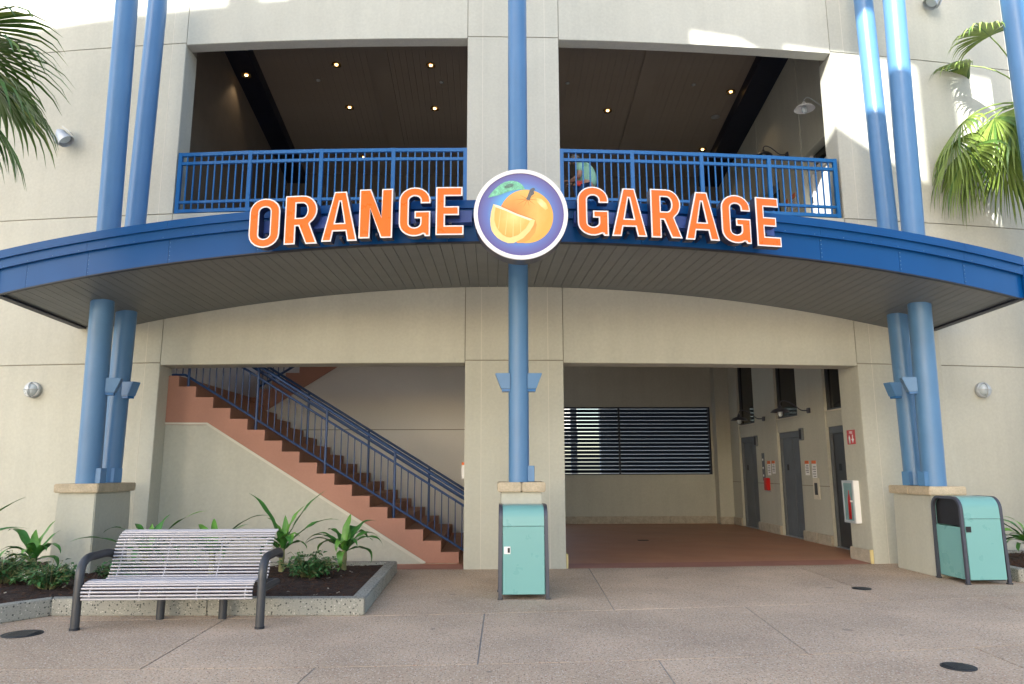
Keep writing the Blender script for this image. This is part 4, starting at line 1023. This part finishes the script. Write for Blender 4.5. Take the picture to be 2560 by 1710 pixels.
MB().box(XW-.09, XW, 5.90, 6.08, .98, 1.27).build('case', m_red, t, bevel=.01); MB().box(XW-.098, XW-.091, 5.93, 6.05, 1.03, 1.20).build('cover', m_red, t); MB().box(XW-.03, XW, 5.87, 6.11, .95, .975).build('bracket', m_galv, t)
t = thing('intercom', 'pale intercom plate with grey speaker grille below the notices', 'intercom', (XW, 3.41, 1.08))
MB().box(XW-.02, XW, 3.27, 3.55, .87, 1.30).build('plate', m_cream, t, bevel=.006); MB().box(XW-.026, XW-.0205, 3.345, 3.475, .96, 1.20).build('grille', m_steel_d, t)
for (y, z) in ((6.6, 2.17), (3.93, 2.21)):
    t = thing('elevator_lantern', 'steel position lantern beside the %s elevator door head' % ('farthest' if y > 5 else 'middle'), 'lantern', (XW, y, z), 'elevator lanterns')
    MB().box(XW-.05, XW, y-.075, y+.075, z-.13, z+.13).build('case', m_stain, t, bevel=.006); MB().box(XW-.055, XW-.051, y-.05, y+.05, z-.10, z+.10).build('screen', m_black, t)
t = thing('fire_extinguisher_sign', 'small red fire extinguisher sign on the wall above the cabinet', 'sign', (5.694, .72, 2.01))
MB().box(5.685, 5.694, .58, .86, 1.89, 2.13).build('plate', m_red, t)
text_mesh('FIRE', .062, m_white, t, (5.6842, .72, 2.085), RX)
ic = MB(); ic.lathe([(.001, -.07), (.028, -.07), (.028, .03), (.012, .05), (.012, .065)], 10, (5.684, .78, 1.975))
for v in ic.v: v.x = 5.684+(v.x-5.684)*.03
ic.build('pictogram', m_white, t)
ar = MB(); ar.prism([ccw([(.655, 2.05), (.655, 1.98), (.625, 1.98), (.67, 1.91), (.715, 1.98), (.685, 1.98), (.685, 2.05)])], lambda u, v: (5.6835, u, v), lambda u, v: (5.6849, u, v)); ar.build('arrow', m_white, t)
t = thing('extinguisher_cabinet', 'white wall cabinet with a red fire extinguisher behind glass', 'cabinet', (5.695, .78, .6))
MB().box(5.595, 5.694, .60, .97, .60, 1.29).build('case', m_white, t, bevel=.006)
cf = MB()
for b_ in ((.60, .64, .60, 1.29), (.93, .97, .60, 1.29), (.641, .929, .60, .64), (.641, .929, 1.25, 1.29)): cf.box(5.580, 5.5945, b_[0], b_[1], b_[2], b_[3])
cf.build('door_frame', m_galv, t)
MB().box(5.585, 5.589, .641, .929, .641, 1.249).build('pane', m_pglass, t)
ex = MB(); ex.lathe([(.001, .66), (.05, .66), (.05, 1.00), (.03, 1.05), (.015, 1.08), (.015, 1.13)], 14, (0, 0, 0))
for v in ex.v: v.x = 5.583+min(v.x*.05, 0); v.y = .76+v.y
ex.build('extinguisher', m_red, t)
MB().box(5.578, 5.5845, .65, .72, .94, .97).build('handle', m_white, t)
for k, (y, z) in enumerate(((3.89, 7.26), (3.50, 7.26))):
    notice(XW, y, z, .22, .36, 'orange headed notice upstairs behind the railing, %s of two' % ('left' if k == 0 else 'right'), .3)

# ------------------------------------------------------------------ covers in the paving
def cover(x, y, r, label, z=.002):
    t = thing('manhole_cover', label, 'cover', (x, y, 0), 'round iron covers')
    MB().lathe([(r, z), (r, z+.006), (r*.94, z+.007), (r*.93, z+.003)], 36, (x, y, 0)).build('ring', m_iron, t)
    m = MB(); m.lathe([(r*.925, z+.001), (r*.925, z+.005), (.001, z+.006)], 36, (x, y, 0))
    for k in range(-3, 4): m.box(x-r*.6, x+r*.6, y+k*r*.2-.01, y+k*r*.2+.01, z+.004, z+.009)
    m.build('lid', m_iron, t)
cover(-4.73, -4.18, .17, 'round iron cover in the paving left of the bench')
cover(4.28, -2.02, .115, 'small round iron cover in front of the elevator lobby')
cover(3.18, -5.62, .125, 'round iron cover at the bottom right of the paving')
t = thing('floor_drain', 'small rectangular floor drain in the elevator lobby', 'drain', (2.83, 4.29, 0))
MB().box(2.72, 2.94, 4.22, 4.36, .001, .006).build('grate', m_iron, t)

# ------------------------------------------------------------------ the person upstairs
def skin_body(name, joints, edges, m, parent=None, sub=2, root=0):
    me = bpy.data.meshes.new(name); me.from_pydata([j[:3] for j in joints], edges, []); me.materials.append(m)
    o = bpy.data.objects.new(name, me); COL.objects.link(o)
    md = o.modifiers.new('skin', 'SKIN'); md.use_smooth_shade = True
    sv = me.skin_vertices[0].data
    for i, j in enumerate(joints):
        rr = j[3]; sv[i].radius = rr if isinstance(rr, tuple) else (rr, rr)
    for i in range(len(joints)): sv[i].use_root = (i == root)
    sb = o.modifiers.new('sub', 'SUBSURF'); sb.levels = sub; sb.render_levels = sub
    if parent is not None: o.parent = parent
    return o
PX, PY, PZ = 1.37, 1.38, 5.724
PE = thing('person', 'person in a mint polo and jeans with bowed head behind the right railing', 'person', (PX, PY, PZ))
PE.rotation_euler = (0, 0, R(-28))              # faces left and a little away
J = [(.03, 0, .93, (.17, .15)), (.03, 0, 1.08, (.18, .155)), (.02, 0, 1.24, (.185, .16)), (-.01, 0, 1.38, (.165, .145)), (-.07, 0, 1.455, (.085, .08)), (-.13, 0, 1.49, (.06, .058)),
     (-.18, 0, 1.50, (.075, .07)), (-.215, 0, 1.535, (.088, .082)), (-.19, 0, 1.60, (.062, .058)),
     (-.03, -.20, 1.37, .068), (-.02, -.245, 1.12, .052), (-.20, -.20, 1.05, .040), (-.26, -.185, 1.06, .032),
     (-.03, .20, 1.37, .068), (-.05, .24, 1.13, .052), (-.25, .16, 1.10, .040), (-.31, .13, 1.12, .032),
     (.02, -.095, .84, .11), (-.01, -.10, .48, .07), (.03, -.10, .10, .050), (-.12, -.10, .04, .04),
     (.02, .095, .84, .11), (-.05, .10, .48, .07), (-.01, .10, .10, .050), (-.15, .10, .04, .04)]
Eg = [(0, 1), (1, 2), (2, 3), (3, 4), (4, 5), (5, 6), (6, 7), (7, 8), (3, 9), (9, 10), (10, 11), (11, 12), (3, 13), (13, 14), (14, 15), (15, 16), (0, 17), (17, 18), (18, 19), (19, 20), (0, 21), (21, 22), (22, 23), (23, 24)]
skin_body('body', J, Eg, m_skin, PE)
gz = lambda L_: [tuple(list(J[i][:3])+[tuple(q*1.10+.006 for q in (J[i][3] if isinstance(J[i][3], tuple) else (J[i][3], J[i][3])))]) for i in L_]
shirt = gz([0, 1, 2, 3])+[(-.065, 0, 1.44, (.10, .10)), (-.03, -.20, 1.37, (.085, .085)), (-.022, -.235, 1.17, (.08, .08)), (-.03, .20, 1.37, (.085, .085)), (-.04, .235, 1.18, (.08, .08))]
skin_body('polo_shirt', shirt, [(0, 1), (1, 2), (2, 3), (3, 4), (3, 5), (5, 6), (3, 7), (7, 8)], m_polo, PE)
jn = [(.03, 0, .90, (.185, .165))]+gz([17, 18])+[(.02, -.10, .10, (.062, .062))]+gz([21, 22])+[(-.01, .10, .10, (.062, .062))]
skin_body('jeans', jn, [(0, 1), (1, 2), (2, 3), (0, 4), (4, 5), (5, 6)], m_jeans, PE)
hb = MB(); hb.lathe([(.001, .105), (.05, .095), (.082, .055), (.094, .0), (.088, -.045)], 18, (0, 0, 0))
rot = Matrix.Rotation(R(-38), 3, 'Y')
for i_, v in enumerate(hb.v): hb.v[i_] = rot @ v+Vector((PX-.195, PY, PZ+1.555))
hb.build('hair', m_hair, PE)
for sy in (-1, 1): MB().lathe([(.001, -.03), (.022, -.01), (.024, .015), (.001, .035)], 8, (PX-.19, PY+sy*.088, PZ+1.53)).build('ear', m_skin, PE)
MB().lathe([(.001, -.022), (.016, -.015), (.010, .02), (.001, .03)], 8, (PX-.305, PY, PZ+1.505)).build('nose', m_skin, PE)
for sy in (-1, 1): MB().lathe([(.001, -.008), (.011, 0), (.001, .008)], 8, (PX-.285, PY+sy*.032, PZ+1.535)).build('eye', m_black, PE)
MB().box(PX-.292, PX-.270, PY-.024, PY+.024, PZ+1.462, PZ+1.470).build('mouth', m_hair, PE)
for sy, (hx, hy, hz) in ((-1, (-.28, -.185, 1.065)), (1, (-.335, .125, 1.125))):
    Jh = [(hx+.03, hy, hz, (.026, .018)), (hx-.03, hy, hz+.01, (.032, .016))]; Eh = [(0, 1)]
    for q, (dy, ln) in enumerate(((-.026, .062), (-.009, .072), (.009, .07), (.025, .055))):
        i0 = len(Jh); Jh += [(hx-.05, hy+dy, hz+.012, .009), (hx-.05-ln*.55, hy+dy*1.05, hz+.004, .0085), (hx-.05-ln*.8, hy+dy, hz-.018, .0075)]; Eh += [(1, i0), (i0, i0+1), (i0+1, i0+2)]
    i0 = len(Jh); Jh += [(hx-.01, hy-sy*.032, hz+.02, .010), (hx-.045, hy-sy*.042, hz+.032, .009)]; Eh += [(0, i0), (i0, i0+1)]
    skin_body('hand', Jh, Eh, m_skin, PE, 1)
m_redf = mat('red_fabric', (.75, .05, .02), .6)
ph = thing('red_pouch', 'bright red pouch clipped at the waist of the person upstairs', 'pouch', (PX-.14, PY-.16, PZ+.93))
MB().box(PX-.20, PX-.09, PY-.20, PY-.15, PZ+.92, PZ+1.02).build('pouch', m_redf, ph, bevel=.015)
MB().box(PX-.18, PX-.11, PY-.206, PY-.2005, PZ+.985, PZ+1.01).build('flap', m_red, ph)

# ------------------------------------------------------------------ palms at both edges
def frond(hub, az, el0, pet, L_, seed, name='frond', m=None, nl=24, droop=.5, tip=1.0, w0=.070):
    r2 = random.Random(seed); mb = MB(); h = Vector((math.cos(az), math.sin(az), 0))
    pts = []; p = Vector(hub); th = el0
    for i in range(7): pts.append(p.copy()); p = p+(h*math.cos(th)+Vector((0, 0, math.sin(th))))*pet/6; th -= .10+droop*.10
    mb.tube(pts, [.022, .018, .015, .013, .012, .011, .010], 6)
    base = pts[-1]; d0 = h*math.cos(th)+Vector((0, 0, math.sin(th))); sd = Vector((-h.y, h.x, 0)); up = sd.cross(d0)*-1
    if up.z < 0: up = -up
    for k in range(nl):
        f = (k+.5)/nl*2-1; ang = f*R(92); 
        d = (d0*math.cos(ang)+sd*math.sin(ang)).normalized(); ln = L_*(1-.28*abs(f)**1.5)*r2.uniform(.92, 1.06)
        d = (d+up*(.18-.25*abs(f))).normalized()
        q = base.copy(); dd = d.copy(); rows_ = []; n = 6
        tw = r2.uniform(-.25, .25); side = dd.cross(up).normalized()
        for i in range(n+1):
            t = i/n; ww = w0*(.25+1.5*t if t < .5 else (1-((t-.5)/.5)**1.1)*1.0+.03)*.62
            s_ = (dd.cross(up)).normalized(); u2 = s_.cross(dd).normalized()
            s2 = s_*math.cos(tw*t*3)+u2*math.sin(tw*t*3)
            rows_.append([q-s2*ww+u2*ww*.5, q, q+s2*ww+u2*ww*.5])
            q = q+dd*ln/n
            fall = (.05+droop*.10) if t < .45 else (.34+droop*.5)*tip*r2.uniform(.6, 1.4)
            dd = (dd+Vector((0, 0, -1))*fall).normalized()
        mb.cur = 0 if r2.random() < .8 else 1
        mb.sheet(rows_, True)
    return mb
def palm(x, y, top, fr, label, mats, w0=.07, nl=24):
    t = thing('palm_tree', label, 'palm tree', (x, y, 0))
    prof = [(.22, 0)]+[(.16+.012*(i % 2), top*(i+1)/26) for i in range(25)]+[(.13, top), (.001, top+.1)]
    MB().lathe(prof, 16, (x, y, 0)).build('trunk', m_ptrunk, t)
    for i, (az, el_, pet, L_, dr) in enumerate(fr):
        frond((x, y, top), R(az), R(el_), pet, L_, 50+i, droop=dr, w0=w0, nl=nl).build('frond', mats, t)
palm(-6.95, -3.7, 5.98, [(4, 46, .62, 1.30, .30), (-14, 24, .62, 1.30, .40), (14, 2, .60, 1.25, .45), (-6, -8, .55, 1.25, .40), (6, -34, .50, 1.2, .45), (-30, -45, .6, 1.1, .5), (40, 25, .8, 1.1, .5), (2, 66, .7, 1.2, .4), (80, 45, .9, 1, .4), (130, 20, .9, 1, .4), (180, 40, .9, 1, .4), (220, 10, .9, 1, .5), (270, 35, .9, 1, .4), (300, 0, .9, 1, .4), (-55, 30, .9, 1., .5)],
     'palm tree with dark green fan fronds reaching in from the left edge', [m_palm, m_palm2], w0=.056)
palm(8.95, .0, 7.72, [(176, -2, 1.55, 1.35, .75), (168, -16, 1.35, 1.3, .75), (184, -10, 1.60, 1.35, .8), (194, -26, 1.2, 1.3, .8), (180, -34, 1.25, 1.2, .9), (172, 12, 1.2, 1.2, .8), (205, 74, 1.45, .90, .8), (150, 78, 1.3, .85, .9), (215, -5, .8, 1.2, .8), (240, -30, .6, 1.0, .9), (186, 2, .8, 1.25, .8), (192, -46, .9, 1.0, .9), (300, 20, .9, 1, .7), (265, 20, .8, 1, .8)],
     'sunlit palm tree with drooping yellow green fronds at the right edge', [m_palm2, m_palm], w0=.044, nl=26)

# ------------------------------------------------------------------ unseen building added to block the sun, openings shaped to throw the sun patches
OY = -20
ZB = 22.0
outl = [(-24, 7.3), (30, 7.3), (30, 11.5), (-2.85, 11.5), (-2.85, 23.4), (-15.6, 23.4), (-15.6, 22.02), (-16.25, 22.02), (-16.25, 23.4), (-16.76, 23.4), (-16.76, 22.0), (-18.95, 22.04), (-24, 22.14)]
holes = [[(-8.59, 21.54), (-7.76, 21.48), (-7.10, 21.15), (-8.59, 21.15)],
         [(-6.95, 21.45), (-4.49, 21.46), (-4.51, 19.08), (-5.45, 19.54), (-6.01, 19.89), (-6.95, 20.4)],
         [(-3.92, 21.48), (-3.0, 21.48), (-3.22, 18.48), (-3.86, 18.83)]]
ob = MB(); ob.prism([ccw(outl)]+[ccw(h_)[::-1] for h_ in holes], lambda u, v: (u, OY, v), lambda u, v: (u, OY-.2, v))
for x in (-23, -15, -7, 1, 9, 17, 25): ob.box(x-.3, x+.3, OY-.75, OY-.21, -.14, 7.6)  # posts lift the blocker so sun passes under and lights the plaza
ob = ob.build('building', m_plain); structure(ob)
rb = MB(); rb.box(3.6, 16, 15, 15.4, -.1, 7.5); rb.box(2.3, 2.5, 13, 13.2, -.1, 6); rb.box(.9, 1.05, 13, 13.2, -.1, 6); rb.box(3.0, 3.6, 22, 22.5, 2.6, 9)  # walls added behind the louvres to set how bright the slits look
structure(rb.build('building', mat('rear_white_wall', (.78, .76, .70), .8, var=.06)))
for o in bpy.data.objects:
    if '_w' in o: del o['_w']
